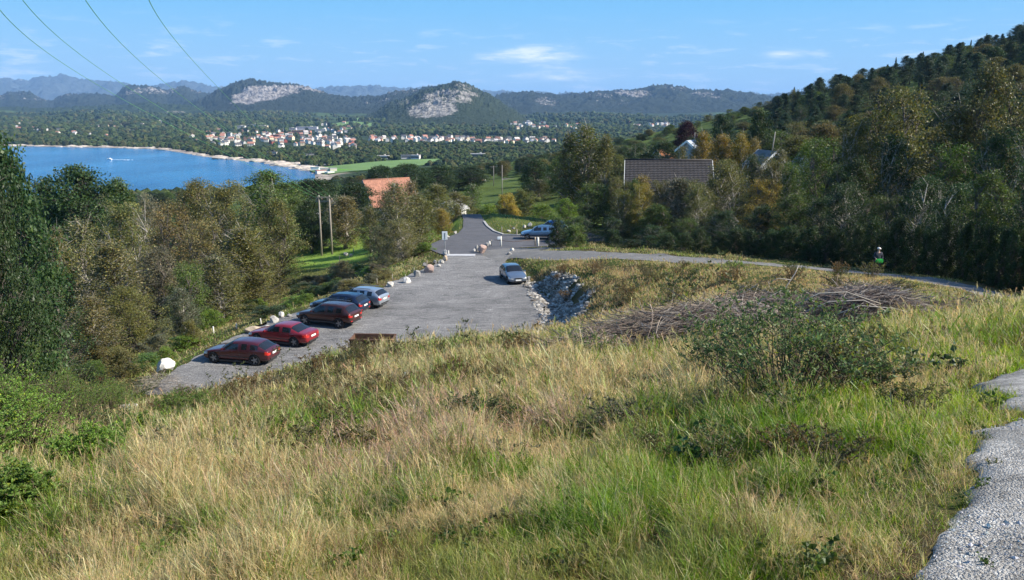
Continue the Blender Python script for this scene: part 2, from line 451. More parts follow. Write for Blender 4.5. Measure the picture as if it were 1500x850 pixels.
c = ramp(t, noise(t, 0.6, 6, oc), [(0.3, (0.062, 0.062, 0.070)), (0.7, (0.092, 0.092, 0.102))])
c = mixcol(t, 1.0, c, ramp(t, noise(t, 60, 3, oc), [(0.3, 0.7), (0.7, 1.3)]), 'MULTIPLY')
t.links.new(c, b.inputs['Base Color']); b.inputs['Roughness'].default_value = 0.9; bump(t, b, noise(t, 60, 3, oc), 0.4, 0.02)
tag(polysheet('road', ROAD, ZL + 0.012, 1.5, m, jag=0.05), kind='structure')
# shaded gravel track
m, t, b = nmat('track_gravel'); oc = objco(t)
c = ramp(t, noise(t, 0.8, 6, oc), [(0.3, (0.12, 0.117, 0.112)), (0.7, (0.19, 0.182, 0.172))])
c = mixcol(t, 1.0, c, ramp(t, noise(t, 40, 4, oc, 0.8), [(0.3, 0.5), (0.7, 1.5)]), 'MULTIPLY')
t.links.new(c, b.inputs['Base Color']); b.inputs['Roughness'].default_value = 0.95; bump(t, b, noise(t, 40, 4, oc), 0.8, 0.04)
M_TRACK = m
def strip(name, C, hw_, dz, mat, n=7, step=0.5):
    C = [np.array(c) for c in C]; pts = []
    for i in range(len(C) - 1):
        k = max(2, int(np.hypot(*(C[i + 1] - C[i])) / step))
        p0 = C[max(i - 1, 0)]; p3 = C[min(i + 2, len(C) - 1)]
        for j in range(k):
            u = j / k
            pts.append(0.5 * ((2 * C[i]) + (C[i + 1] - p0) * u + (2 * p0 - 5 * C[i] + 4 * C[i + 1] - p3) * u * u + (3 * C[i] - p0 - 3 * C[i + 1] + p3) * u ** 3))
    pts = np.array(pts); d = np.gradient(pts, axis=0); d /= np.hypot(d[:, 0], d[:, 1])[:, None]
    nr = np.stack([d[:, 1], -d[:, 0]], -1)
    wv_ = hw_ * (1 + (vnoise(pts[:, 0], pts[:, 1], 2.2, 3) - 0.5) * 0.35)
    s = np.linspace(-1, 1, n)
    X = pts[:, 0:1] + nr[:, 0:1] * wv_[:, None] * s; Y = pts[:, 1:2] + nr[:, 1:2] * wv_[:, None] * s
    Zz = G(X, Y) + dz
    return link(name, gridmesh(name, X, Y, Zz), mat)
AP = [ray(a, b_, ZL) for a, b_ in [(701, 371.5), (712, 366), (760, 363.5), (830, 367), (830, 374), (772, 376), (757, 380), (747, 379), (738, 385), (722, 380)]]
tag(polysheet('gravel_apron', AP, lambda x, y: max(g(x, y) + .05, ZL + .008), 0.8, M_TRACK, jag=.25), kind='structure')
tag(strip('footpath', PATHC, 1.8, 0.035, M_TRACK), kind='structure')
# near gravel path: crushed pale stone
m, t, b = nmat('near_gravel'); oc = objco(t)
vo = t.nodes.new('ShaderNodeTexVoronoi'); vo.inputs['Scale'].default_value = 85; t.links.new(oc, vo.inputs['Vector'])
vo2 = t.nodes.new('ShaderNodeTexVoronoi'); vo2.inputs['Scale'].default_value = 210; t.links.new(oc, vo2.inputs['Vector'])
sc_ = t.nodes.new('ShaderNodeSeparateColor'); t.links.new(vo.outputs['Color'], sc_.inputs[0])
c = ramp(t, sc_.outputs[0], [(0.0, (0.24, 0.225, 0.205)), (0.5, (0.44, 0.42, 0.39)), (1.0, (0.62, 0.60, 0.56))])
c = mixcol(t, 1.0, c, ramp(t, noise(t, 3, 6, oc, 0.7), [(0.35, 0.5), (0.65, 1.2)]), 'MULTIPLY')
t.links.new(c, b.inputs['Base Color']); b.inputs['Roughness'].default_value = 0.95
hh = mth('ADD', mth('MULTIPLY', vo.outputs['Distance'], -1.0, tree=t), mth('MULTIPLY', vo2.outputs['Distance'], -0.4, tree=t), tree=t)
bump(t, b, hh, 1.0, 0.02)
nx = np.arange(0.4, 13, 0.05); ny = np.arange(-1.6, 10.5, 0.05); NX, NY = np.meshgrid(nx, ny)
dn = sdist(NX, NY, NPATH) + (vnoise(NX, NY, 0.45, 4) - 0.5) * 0.42
NZ = G(NX, NY) + 0.03 - sstep(-0.06, 0.12, dn) * 0.13 + (vnoise(NX, NY, 0.5, 3) - 0.5) * 0.05
tag(link('gravel_path', gridmesh('gravel_path', NX, NY, NZ), m), kind='structure')
# ================================================================ the fjord, the valley and the mountains
SEA = -62.0
def pol(px, D):            # azimuth as photo column, distance -> world xy (photo rows barely matter)
    return ((px - 750) / F * D / math.cos(PITCH) * 0.995, D)
SH = [(-500, 212), (-200, 214), (0, 214), (60, 215), (150, 216.5), (235, 219), (262, 223), (300, 230), (330, 232.5), (352, 235.5), (380, 238), (410, 241.5), (432, 244.5), (452, 247.5), (458, 251), (462, 258)]
SHW = [ray(a, b_, SEA) for a, b_ in SH]
WATER = SHW + [(-150, 640), (-330, 520), (-900, 470), (-1700, 480), (-2400, 900)]
def valley(x, y):
    D = y
    s = sstep(1700, 5600, np.hypot(x, y))
    u = x / np.maximum(D, 1)
    z = SEA + 1.5 + 60 * s * (1 + 0.15 * sstep(0, -0.5, u))
    z = z + (vnoise(x, y, 420, 4) - 0.45) * (2 + 50 * sstep(1700, 3500, D))
    # shoulder of the home slope between the near woods and the plain
    home = np.interp(D, [400, 500, 700, 950], [6, 4, 1.5, 0])
    z = z + home * 2
    sd_ = sdist(x, y, WATER)
    z = np.where(sd_ < 0, SEA - 3 + 3 * sstep(-30, 0, sd_), np.minimum(z, SEA + 0.4 + sd_ * 0.10 + (vnoise(x, y, 25, 3) - 0.3) * 3 * sstep(60, 0, sd_)))
    return z, sd_
cpx = np.linspace(-420, 1920, 420); cD = np.geomspace(430, 30000, 330)
PX, DD = np.meshgrid(cpx, cD)
VX = (PX - 750) / F * DD * 1.02; VY = DD
VZ, SDm = valley(VX, VY)
FARM = [ray(a, b_, SEA + 1.5) for a, b_ in [(448, 246), (500, 243), (560, 237), (640, 234), (660, 238), (600, 247), (520, 254), (480, 258), (455, 250)]]
MEAD = [P(px, py, D)[:2] for px, py, D in [(505, 165 + 52, 1560), (560, 217, 1560), (560, 222, 1500), (505, 222, 1480)]]
fc = np.empty(VX.shape + (3,)); n1 = vnoise(VX, VY, 60, 4); n2 = vnoise(VX, VY, 260, 3)
fc[:] = np.array([0.030, 0.045, 0.022]); fc += (np.array([0.085, 0.13, 0.035]) - fc) * (sstep(0.60, 0.68, n2) * 0.5)[..., None]
fc *= (0.6 + 0.8 * n1)[..., None]
rk = sstep(38, 10, SDm + (n1 - 0.5) * 50) * sstep(-10, 0, SDm)
fc += (np.array([0.36, 0.30, 0.25]) * (0.7 + 0.6 * n1[..., None]) - fc) * rk[..., None]
fm_ = inpoly(VX, VY, FARM)
fc[fm_] = np.array([0.10, 0.22, 0.035]) * (0.85 + 0.3 * n1[fm_])[..., None]
m, t, b = nmat('valley_ground')
at = t.nodes.new('ShaderNodeAttribute'); at.attribute_name = 'Col'
oc = objco(t)
c = mixcol(t, 1.0, at.outputs['Color'], ramp(t, noise(t, 0.05, 8, oc, 0.75), [(0.35, 0.5), (0.65, 1.5)]), 'MULTIPLY')
t.links.new(c, b.inputs['Base Color']); b.inputs['Roughness'].default_value = 1; b.inputs['Specular IOR Level'].default_value = 0.05
tag(link('valley_ground', gridmesh('valley_ground', VX, VY, VZ, fc), m), kind='structure')

# bright green farm meadow at the head of the bay, a separate close-mown sheet
m, t, b = nmat('meadow'); oc = objco(t)
c = ramp(t, noise(t, 0.02, 6, oc), [(0.3, (0.085, 0.16, 0.035)), (0.7, (0.13, 0.22, 0.05))])
t.links.new(c, b.inputs['Base Color']); b.inputs['Roughness'].default_value = 1
mg = polysheet('meadow', FARM, lambda x, y: float(valley(np.array([x]), np.array([y]))[0][0]) + 1.0, 30, m, jag=6)
tag(mg, kind='structure')

# water
m, t, b = nmat('fjord_water')
oc = objco(t)
mp = t.nodes.new('ShaderNodeMapping'); mp.inputs['Scale'].default_value = (1, 0.35, 1); t.links.new(oc, mp.inputs[0])
b.inputs['Roughness'].default_value = 0.15; b.inputs['Specular IOR Level'].default_value = 0.3; b.inputs['IOR'].default_value = 1.33
wn = noise(t, 0.012, 5, mp.outputs[0], 0.6)
c = ramp(t, wn, [(0.35, (0.008, 0.10, 0.25)), (0.65, (0.03, 0.18, 0.38))])
t.links.new(c, b.inputs['Base Color'])
h = mth('ADD', noise(t, 0.25, 5, oc, 0.7), mth('MULTIPLY', wn, 2.0, tree=t), tree=t)
bump(t, b, h, 1.0, 1.6)
wx, wy = np.meshgrid(np.linspace(-3200, 60, 40), np.linspace(420, 2400, 30))
tag(link('water', gridmesh('water', wx, wy, np.full(wx.shape, SEA + 0.25)), m), kind='structure')

# mountains: each a ridge with its own skyline, depth and rock
def rockmat(name, forest, rock, sc=1.0):
    m, t, b = nmat(name)
    at = t.nodes.new('ShaderNodeAttribute'); at.attribute_name = 'Col'   # r = bare rock share
    sp = t.nodes.new('ShaderNodeSeparateColor'); t.links.new(at.outputs['Color'], sp.inputs[0])
    oc = objco(t)
    nn = noise(t, 0.012 * sc, 9, oc, 0.78)
    mp = t.nodes.new('ShaderNodeMapping'); mp.inputs['Scale'].default_value = (1, 1, 0.22); t.links.new(oc, mp.inputs[0])
    st = noise(t, 0.03 * sc, 8, mp.outputs[0], 0.75)
    n2_ = noise(t, 0.05 * sc, 8, mp.outputs[0], 0.85)
    f = mth('ADD', mth('MULTIPLY', sp.outputs[0], 0.85, tree=t), mth('ADD', mth('MULTIPLY', mth('SUBTRACT', nn, 0.5, tree=t), 1.8, tree=t), mth('MULTIPLY', mth('SUBTRACT', n2_, 0.5, tree=t), 2.2, tree=t), tree=t), tree=t)
    f = ramp(t, f, [(0.50, 0.0), (0.58, 1.0)])
    fcx = mixcol(t, 1.0, forest, ramp(t, noise(t, 0.06 * sc, 6, oc, 0.8), [(0.3, 0.5), (0.7, 1.6)]), 'MULTIPLY')
    rcx = mixcol(t, 1.0, rock, ramp(t, st, [(0.38, 0.25), (0.5, 0.9), (0.62, 1.5)]), 'MULTIPLY')
    t.links.new(mixcol(t, f, fcx, rcx), b.inputs['Base Color'])
    b.inputs['Roughness'].default_value = 1; b.inputs['Specular IOR Level'].default_value = 0.05
    bump(t, b, mth('ADD', nn, mth('MULTIPLY', st, 0.5, tree=t), tree=t), 1.0, 26 / sc)
    return m
def ridge(name, prof, D, depth, base, mat, rough=0.10, rocks=(), skyrock=0.0, seed=0, nu=620, nv=200, pw=1.0, bumps=1.0):
    px = np.array([p[0] for p in prof], float); py = np.array([p[1] for p in prof], float)
    U = np.linspace(px[0], px[-1], nu); V = np.linspace(-1, 1, nv)
    top = np.interp(U, px, py)
    k = np.ones(5) / 5; top[3:-3] = np.convolve(top, k, 'same')[3:-3]
    UU, VV = np.meshgrid(U, V)
    Dd = D + VV * depth
    top = top + (vnoise(U + seed * 50, U * 0 + seed, 26, 5, .62) - .5) * 5.0
    vv = (425 - top) / F
    H = ((-math.sin(PITCH) + math.cos(PITCH) * vv) / (math.cos(PITCH) + math.sin(PITCH) * vv) * D)[None, :]
    X_ = (UU - 750) / F * Dd * 1.02; Y_ = Dd
    sc = D * 0.05
    r = 1 - np.abs(2 * vnoise(X_ + seed * 311, Y_ + seed * 77, sc, 7, 0.52) - 1)
    env = np.cos(np.clip(np.abs(VV), 0, 1) * math.pi / 2) ** pw
    edge = sstep(px[0], px[0] + 30, UU) * sstep(px[-1], px[-1] - 30, UU)
    hh_ = (H - base) * env * edge
    r2 = 1 - np.abs(2 * vnoise(X_ * 1.0 + seed * 91, Y_ * 0.8 + 500, sc * 0.32, 5, 0.55) - 1)
    Z_ = base + hh_ * (1 - 0.42 * bumps * (1 - r) * sstep(0.0, 0.25, np.abs(VV)) - 0.10 * bumps * (1 - r2)) + (r2 - 0.7) * D * 0.006 * rough * 18 * edge * env
    r3 = np.abs(2 * vnoise(X_ + seed * 13, Y_ * .6, sc * 0.10, 4, .6) - 1)
    Z_ += (r3 - .35) * D * 0.0060 * edge * env
    rock = np.full(UU.shape, 0.06) + skyrock * sstep(0.35, 0.0, np.abs(VV))
    pxx, pyy = pix(X_, Y_, Z_)
    for (cx, cy, rx, ry, s) in rocks:     # patches of bare rock: centres found on the slope
        j = np.argmin((pxx - cx) ** 2 + (pyy - cy) ** 2 + (VV > 0.15) * 1e6); X0, Z0 = X_.ravel()[j], Z_.ravel()[j]
        q = ((X_ - X0) / (rx / F * D)) ** 2 + ((Z_ - Z0) / (ry / F * D)) ** 2
        rock = np.maximum(rock, s * sstep(1.5, 0.4, q) * (VV < 0.3))
    cc = np.stack([rock, rock, rock], -1)
    return tag(link(name, gridmesh(name, X_, Y_, Z_, cc), mat), kind='structure')
M_MT = rockmat('mountain_slope', (0.030, 0.038, 0.026), (0.29, 0.27, 0.26))
M_MTN = rockmat('mountain_slope_near', (0.034, 0.046, 0.022), (0.31, 0.29, 0.265), 1.4)
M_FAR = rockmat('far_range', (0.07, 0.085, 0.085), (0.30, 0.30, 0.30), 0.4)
M_FOR = rockmat('wooded_ridge', (0.028, 0.042, 0.020), (0.34, 0.31, 0.26), 2.2)
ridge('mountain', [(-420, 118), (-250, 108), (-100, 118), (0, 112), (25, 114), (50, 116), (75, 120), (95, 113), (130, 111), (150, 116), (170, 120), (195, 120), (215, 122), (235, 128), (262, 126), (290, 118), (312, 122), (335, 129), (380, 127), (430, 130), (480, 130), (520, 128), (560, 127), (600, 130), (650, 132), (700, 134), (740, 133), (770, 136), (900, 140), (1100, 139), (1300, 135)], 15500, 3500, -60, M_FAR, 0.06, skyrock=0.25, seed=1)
ridge('mountain', [(-420, 140), (-200, 128), (-60, 142), (0, 141), (35, 144), (48, 136), (75, 135), (98, 147), (108, 147), (125, 140), (160, 137), (178, 139), (196, 142), (212, 128), (235, 125), (256, 128), (270, 134), (290, 127), (312, 136), (330, 140), (380, 150), (480, 170)], 7600, 2100, -40, M_MT, 0.06, rocks=[(232, 134, 22, 8, .62), (65, 142, 20, 7, .5), (140, 144, 18, 7, .5), (295, 134, 14, 7, .5)], seed=2)
ridge('mountain', [(262, 165), (318, 146), (340, 132), (360, 122), (388, 118.5), (408, 122), (416, 124), (438, 123), (462, 126), (478, 133), (500, 141), (530, 144), (560, 141), (582, 137), (610, 132), (640, 128), (700, 134), (760, 160), (800, 175)], 6100, 1700, -40, M_MT, 0.06, rocks=[(386, 136, 34, 15, 1.0), (462, 134, 14, 8, .45), (350, 148, 18, 5, .5), (598, 136, 28, 6, .5), (560, 148, 25, 5, .4)], seed=5, pw=0.8, bumps=0.75)
ridge('mountain', [(700, 160), (728, 140), (755, 137), (785, 135), (805, 139), (820, 140), (850, 137), (875, 135), (910, 132), (935, 129), (945, 126.5), (966, 127), (984, 127), (1002, 132), (1030, 133), (1048, 131), (1062, 136), (1085, 137), (1112, 143), (1135, 138), (1160, 133), (1230, 128), (1400, 120), (1900, 100)], 6900, 2000, -40, M_MT, 0.06, rocks=[(800, 149, 16, 7, .55), (920, 138, 26, 7, .65), (1035, 139, 22, 6, .55), (975, 132, 16, 5, .5), (870, 140, 20, 5, .45), (890, 150, 30, 6, .3)], seed=9, bumps=0.9)
ridge('mountain', [(470, 196), (520, 182), (556, 166), (580, 152), (605, 143), (625, 134), (645, 127), (662, 122), (673, 120), (686, 122), (702, 130), (722, 142), (742, 155), (765, 170), (800, 183), (850, 196)], 4300, 1300, -54, M_MTN, 0.05, rocks=[(632, 160, 32, 10, .85), (655, 142, 40, 11, .68), (690, 133, 16, 7, .5), (600, 150, 14, 5, .5)], seed=12, pw=0.75, bumps=0.55)
# lower wooded ridges that step down to the bay
ridge('hill', [(-420, 150), (-150, 158), (0, 154), (80, 160), (160, 157), (240, 152), (330, 157), (420, 160), (500, 164), (560, 172), (640, 190)], 5100, 900, -52, M_FOR, 0.05, seed=21, rocks=[(90, 172, 12, 4, .5), (250, 166, 12, 4, .5)])
ridge('hill', [(-420, 172), (-100, 168), (20, 166), (110, 172), (200, 168), (300, 172), (400, 176), (470, 180), (520, 190)], 3700, 700, -54, M_FOR, 0.05, seed=31, rocks=[(100, 178, 14, 4, .5), (170, 185, 10, 3, .45)])
ridge('hill', [(690, 182), (760, 172), (830, 176), (920, 172), (1000, 176), (1100, 170), (1250, 160), (1500, 150), (1900, 140)], 5200, 900, -52, M_FOR, 0.05, seed=41)

# ================================================================ air: one closed box of thin haze, sky outside it
m = bpy.data.materials.new('haze'); m.use_nodes = True; t = m.node_tree; t.nodes.clear()
pv = t.nodes.new('ShaderNodeVolumePrincipled'); pv.inputs['Density'].default_value = 4.8e-5
pv.inputs['Color'].default_value = (0.32, 0.58, 1.0, 1); pv.inputs['Anisotropy'].default_value = 0.0
o = t.nodes.new('ShaderNodeOutputMaterial'); t.links.new(pv.outputs[0], o.inputs['Volume'])
bm = bmesh.new(); box(bm, (0, 14400, 340), (64000, 33000, 840))
tag(bm_obj('haze', bm, m), kind='stuff')

lap('03')
# ================================================================ trees
def barkmat(name, a, b_, sc=6):
    m, t, b = nmat(name); oc = objco(t)
    mp = t.nodes.new('ShaderNodeMapping'); mp.inputs['Scale'].default_value = (1, 1, 0.35); t.links.new(oc, mp.inputs[0])
    c = ramp(t, noise(t, sc, 6, mp.outputs[0], 0.7), [(0.38, a), (0.62, b_)])
    t.links.new(c, b.inputs['Base Color']); b.inputs['Roughness'].default_value = 0.95
    bump(t, b, noise(t, sc * 3, 5, mp.outputs[0]), 0.6, 0.03)
    return m
M_BIRCH = barkmat('birch_bark', (0.14, 0.12, 0.10), (0.46, 0.43, 0.38), 3)
M_BARK = barkmat('grey_bark', (0.05, 0.042, 0.034), (0.15, 0.13, 0.11))
def quads_leaf(C, size, rng, asp=0.62, up=0.35):
    """one bent diamond per leaf centre"""
    n = len(C)
    d = rng.normal(size=(n, 3)); d[:, 2] *= 0.8; d /= np.linalg.norm(d, axis=1)[:, None]
    q = rng.normal(size=(n, 3)); q[:, 2] += up; s = np.cross(d, q); s /= np.linalg.norm(s, axis=1)[:, None] + 1e-9
    L_ = (size * rng.uniform(0.6, 1.3, n))[:, None]
    V = np.stack([C - d * L_ * .5, C + s * L_ * asp * .5, C + d * L_ * .5, C - s * L_ * asp * .5], 1)
    return V.reshape(-1, 3), np.arange(4 * n).reshape(n, 4)
def leafcol(n, rng, base=(1, 1, 1), dv=0.30, yellow=0.12, cl=None):
    v = rng.uniform(1 - dv, 1 + dv, n) if cl is None else cl * rng.uniform(1 - dv, 1 + dv, n)
    c = np.array(base)[None, :] * v[:, None]
    y = rng.random(n) < yellow
    c[y] *= np.array([1.45, 1.3, 0.9])
    c[:, 0] *= rng.uniform(0.85, 1.2, n)
    return np.repeat(c, 4, 0)
TREE = {}
def make_tree(kind, seed, nleaf=13000, leaf=0.13):
    rng = np.random.default_rng(seed)
    bm = bmesh.new(); C = []; CV = []
    H = 10.0
    def clump(c, r, n, flat=0.7, drop=0.0):
        d = rng.normal(size=(n, 3)); d /= np.linalg.norm(d, axis=1)[:, None]
        q = d * (rng.random(n) ** 0.5)[:, None] * r; q[:, 2] *= flat
        if drop: q[:, 2] -= rng.random(n) ** 1.5 * drop
        C.append(q + c); CV.append(np.full(n, rng.uniform(0.75, 1.25)))
    if kind in ('birch', 'oak', 'sallow', 'shrub'):
        if kind == 'birch': R, z0, nc, rc, flat, drop = 2.1, 1.6, 120, 0.62, 0.8, 0.9
        if kind == 'oak': R, z0, nc, rc, flat, drop = 3.9, 1.8, 150, 0.95, 0.6, 0.0
        if kind == 'sallow': R, z0, nc, rc, flat, drop = 3.9, 0.3, 170, 0.75, 0.9, 0.0
        if kind == 'shrub': R, z0, nc, rc, flat, drop = 5.0, 0.0, 120, 0.9, 1.0, 0.0
        stems = {'birch': 1 + seed % 2, 'oak': 1, 'sallow': 5, 'shrub': 6}[kind]
        paths = []
        for s in range(stems):
            a = rng.uniform(0, 6.28); lean = {'birch': 0.5, 'oak': 0.3, 'sallow': 2.2, 'shrub': 2.6}[kind] * rng.uniform(0.5, 1)
            top = H * {'birch': 0.95, 'oak': 0.8, 'sallow': 0.78, 'shrub': 0.7}[kind] * rng.uniform(0.85, 1)
            pts = [(0.15 * s * math.cos(a), 0.15 * s * math.sin(a), -0.4)]
            for k in range(1, 9):
                u = k / 8
                pts.append((math.cos(a) * lean * u ** 1.3 + rng.normal() * 0.12, math.sin(a) * lean * u ** 1.3 + rng.normal() * 0.12, top * u))
            r0 = {'birch': 0.15, 'oak': 0.30, 'sallow': 0.10, 'shrub': 0.07}[kind]
            tube(bm, pts, [r0 * (1 - 0.92 * k / 8) for k in range(9)], 6)
            paths.append(np.array(pts))
        lob = rng.uniform(0, 6.28, 5)
        for i in range(nc):
            u = (i + rng.random()) / nc                       # height share
            z = z0 + (H - z0) * u
            if kind == 'birch': rr = R * (math.sin(math.pi * (0.12 + 0.86 * u) ** 0.8)) ** 0.75
            elif kind == 'oak': rr = R * (1 - (2 * u - 0.85) ** 2 * 0.78) ** 0.5 if abs(2 * u - .85) < 1.13 else 0.4
            else: rr = R * max(0.08, 1 - (1.12 * u) ** 2.4) ** 0.55
            a = i * 2.4 + rng.uniform(-.5, .5)
            rr *= 0.72 + 0.2 * math.sin(2 * a + lob[0]) + 0.14 * math.sin(3 * a + lob[1] + 3 * u) + 0.16 * math.sin(9 * u + a + lob[2])
            rad_ = rr * (0.35 + 0.65 * rng.random() ** 0.45)
            c = np.array([math.cos(a) * rad_, math.sin(a) * rad_, z - rc * 0.4 + rng.normal() * 0.2])
            pth = paths[i % stems]
            k = min(8, max(1, int(8 * (c[2] - rad_ * 0.75) / (pth[-1][2] + .01)))); p0 = pth[k]
            c2 = c + [pth[k][0] * 0.6, pth[k][1] * 0.6, 0]
            mid = p0 * 0.5 + c2 * 0.5 + [0, 0, 0.12 * rad_]
            tube(bm, [p0, mid, c2], [0.045, 0.028, 0.010], 3, cap=False)
            for _ in range(2):
                e = c2 + rng.normal(size=3) * rc * 0.7
                tube(bm, [mid * 0.4 + c2 * 0.6, e], [0.016, 0.005], 3, cap=False)
            n = int(nleaf / nc * rng.uniform(0.55, 1.45))
            clump(c2, rc * rng.uniform(0.7, 1.3), n, flat, drop)
    elif kind in ('spruce', 'pine'):
        tube(bm, [(0, 0, -.4), (rng.normal() * .1, rng.normal() * .1, 5), (0, 0, H)], [0.17, 0.11, 0.01], 6)
        nt_ = 30 if kind == 'spruce' else 24
        for i in range(nt_):
            u = i / (nt_ - 1)
            if kind == 'spruce': z = 0.8 + 9.0 * u; rr = 2.3 * (1 - u) ** 0.85 + 0.10
            else: z = 2.6 + 7.2 * u; rr = (2.3 * math.sin(math.pi * (0.25 + 0.73 * u)) ** 0.8 + 0.1) * rng.uniform(0.6, 1.15)
            for j in range(6 if kind == 'spruce' else 4):
                a = rng.uniform(0, 6.28); r_ = rr * rng.uniform(0.7, 1.1)
                tip = np.array([math.cos(a) * r_, math.sin(a) * r_, z - (0.28 * r_ if kind == 'spruce' else -0.15 * r_)])
                p0 = np.array([0, 0, z]); tube(bm, [p0, tip], [0.03, 0.006], 3, cap=False)
                n = int(nleaf / (nt_ * (6 if kind == 'spruce' else 4)))
                s = rng.random(n) ** 0.7
                q = p0 + (tip - p0) * s[:, None] + rng.normal(size=(n, 3)) * [0.13 + .1 * (kind == 'pine'), 0.13 + .1 * (kind == 'pine'), 0.10 + .08 * (kind == 'pine')] * (0.5 + r_ * 0.3)
                C.append(q); CV.append(np.full(n, rng.uniform(0.75, 1.25)))
    C = np.concatenate(C); CV = np.concatenate(CV)
    ok = C[:, 2] > 0.05; C = C[ok]; CV = CV[ok]
    # leafier clumps catch uneven growth colour
    Vq, Fq = quads_leaf(C, np.full(len(C), leaf), rng, asp=0.6 if kind not in ('spruce', 'pine') else 0.28)
    me = fmesh(kind + '_crown', Vq, Fq, leafcol(len(C), rng, cl=CV, yellow=0.10 if kind not in ('spruce', 'pine') else 0.03))
    me.materials.append(M_LEAF)
    tm = bpy.data.meshes.new(kind + '_trunk'); bm.to_mesh(tm); bm.free()
    tm.materials.append(M_BIRCH if kind == 'birch' or kind == 'sallow' and seed % 2 else M_BARK)
    return me, tm
for kind, sd, n_, lf in [('birch', 1, 12000, .15), ('birch', 2, 12000, .15), ('birch', 3, 9000, .15), ('oak', 4, 19000, .20), ('oak', 5, 19000, .20),
                         ('sallow', 6, 18000, .15), ('sallow', 7, 18000, .15), ('sallow', 8, 13000, .15), ('spruce', 9, 14000, .22), ('pine', 10, 10000, .26), ('pine', 11, 10000, .26),
                         ('shrub', 12, 10000, .30), ('shrub', 13, 10000, .30)]:
    TREE.setdefault(kind, []).append(make_tree(kind, sd, n_, lf))
print('tree prototypes done')
# ---- foliage colours
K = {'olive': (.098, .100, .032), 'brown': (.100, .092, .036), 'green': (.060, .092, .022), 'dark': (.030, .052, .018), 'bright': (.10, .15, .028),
     'yellow': (.18, .145, .032), 'gold': (.19, .145, .032), 'purple': (.030, .012, .018), 'blue': (.028, .050, .026), 'grey': (.095, .098, .058), 'rust': (.13, .085, .035)}
TREES = []
def tree(kind, x, y, top, wid, col, label, group=None, name=None, cat='tree', z0=None, parts=True, thin=1.0):
    v = TREE[kind][int(RNG.integers(len(TREE[kind])))]
    z = (g(x, y) if z0 is None else z0) - 0.1
    h = max(1.0, top - z); R0 = {'birch': 2.3, 'oak': 4.2, 'sallow': 4.2, 'shrub': 5.3, 'spruce': 2.3, 'pine': 2.4}[kind]
    sw = wid / 2 / R0; sz = h / 10.0
    nm = name or {'birch': 'birch_tree', 'oak': 'broadleaf_tree', 'sallow': 'willow_tree', 'shrub': 'shrub', 'spruce': 'spruce_tree', 'pine': 'pine_tree'}[kind]
    e = empty(nm, (x, y, z), RNG.uniform(0, 6.28)); e.scale = (sw, sw * RNG.uniform(.9, 1.1), sz)
    tag(e, label, cat, group)
    t_ = bpy.data.objects.new('trunk', v[1]); COL.objects.link(t_); t_.parent = e
    c_ = bpy.data.objects.new('crown', v[0]); COL.objects.link(c_); c_.parent = e
    k = np.array(K[col]) * (1.5 if x < 8 and y < 170 else 1.12) * RNG.uniform(0.88, 1.12) * RNG.uniform(0.93, 1.07, 3)
    c_.color = (*k, 1)
    TREES.append((x, y, wid / 2)); return e
def T(kind, px, ty, D, wpx, col, label, group=None, **k):
    x, y, top = PN(px, ty, D)
    return tree(kind, x, y, top, wpx / F * y * (1.3 if 40 < px < 420 else 1.0 if px < 0 else 1.12), col, label, group, **k)
G1 = 'olive and brown trees of the wood left of the car park'
# left wood, from far to near
T('oak', 118, 243, 98, 120, 'dark', 'dark green oak with a rounded crown against the blue fjord')
T('oak', 175, 262, 104, 60, 'green', 'small green oak just right of the dark rounded oak by the water')
T('oak', 60, 262, 100, 90, 'dark', 'dark oak crown between the tall leaning tree and the rounded oak')
T('sallow', 205, 285, 92, 70, 'grey', 'thin greyish tree top in front of the water beside the dark oak')
T('oak', 395, 250, 118, 90, 'green', 'fresh green tree rising highest over the wood in front of the bay')
T('oak', 455, 262, 135, 110, 'dark', 'dark green broad tree behind the twin wooden power poles')
T('oak', 515, 268, 150, 90, 'dark', 'dark green tree between the power poles and the orange roofed house')
T('oak', 452, 292, 108, 60, 'dark', 'dark tree directly behind the left power pole')
T('oak', 430, 290, 112, 80, 'green', 'green tree with shaded foot left of the power poles')
T('sallow', 275, 262, 96, 90, 'olive', 'olive tree with the tallest rounded top in the middle of the left wood')
T('sallow', 330, 268, 92, 120, 'brown', 'wide brown olive crown at the top right of the left wood')
T('sallow', 400, 292, 84, 95, 'olive', 'rounded olive tree at the right edge of the wood by the field')
T('birch', 392, 268, 88, 80, 'green', 'tall grey green birch next to the field and the power poles')
T('birch', 350, 330, 72, 95, 'olive', 'brownish birch with a pale stem near the dark blue car')
T('sallow', 240, 296, 86, 110, 'brown', 'broad brown tree in the back row of the left wood')
T('sallow', 300, 320, 76, 110, 'brown', 'brown leaved tree in the centre of the left wood')
T('sallow', 175, 300, 78, 110, 'olive', 'olive tree top left of the brown crowns in the left wood')
T('birch', 110, 318, 62, 90, 'brown', 'brown birch with a white leaning stem in the left wood')
T('birch', 165, 350, 56, 90, 'brown', 'thin reddish brown birch in front of the left wood')
T('birch', 75, 330, 56, 70, 'olive', 'olive birch beside the tall dark tree at the left edge')
T('sallow', 220, 362, 62, 100, 'grey', 'grey green low tree in front of the left wood')
T('sallow', 270, 385, 60, 90, 'green', 'green bushy tree above the fence posts by the parked cars')
T('birch', 318, 372, 64, 80, 'olive', 'slim birch with forked pale stems near the parked cars')
T('sallow', 372, 360, 72, 85, 'olive', 'low olive tree at the wood edge behind the blue car')
T('birch', 262, 420, 54, 55, 'grey', 'white stemmed young birch beside the first fence post')
T('sallow', 190, 420, 50, 100, 'olive', 'olive thicket tree behind the white boulder')
T('birch', 125, 430, 46, 80, 'brown', 'brown young birch above the juniper thicket')
T('oak', -8, 196, 36, 190, 'dark', 'tall dark green tree cut off by the left picture edge', thin=1)
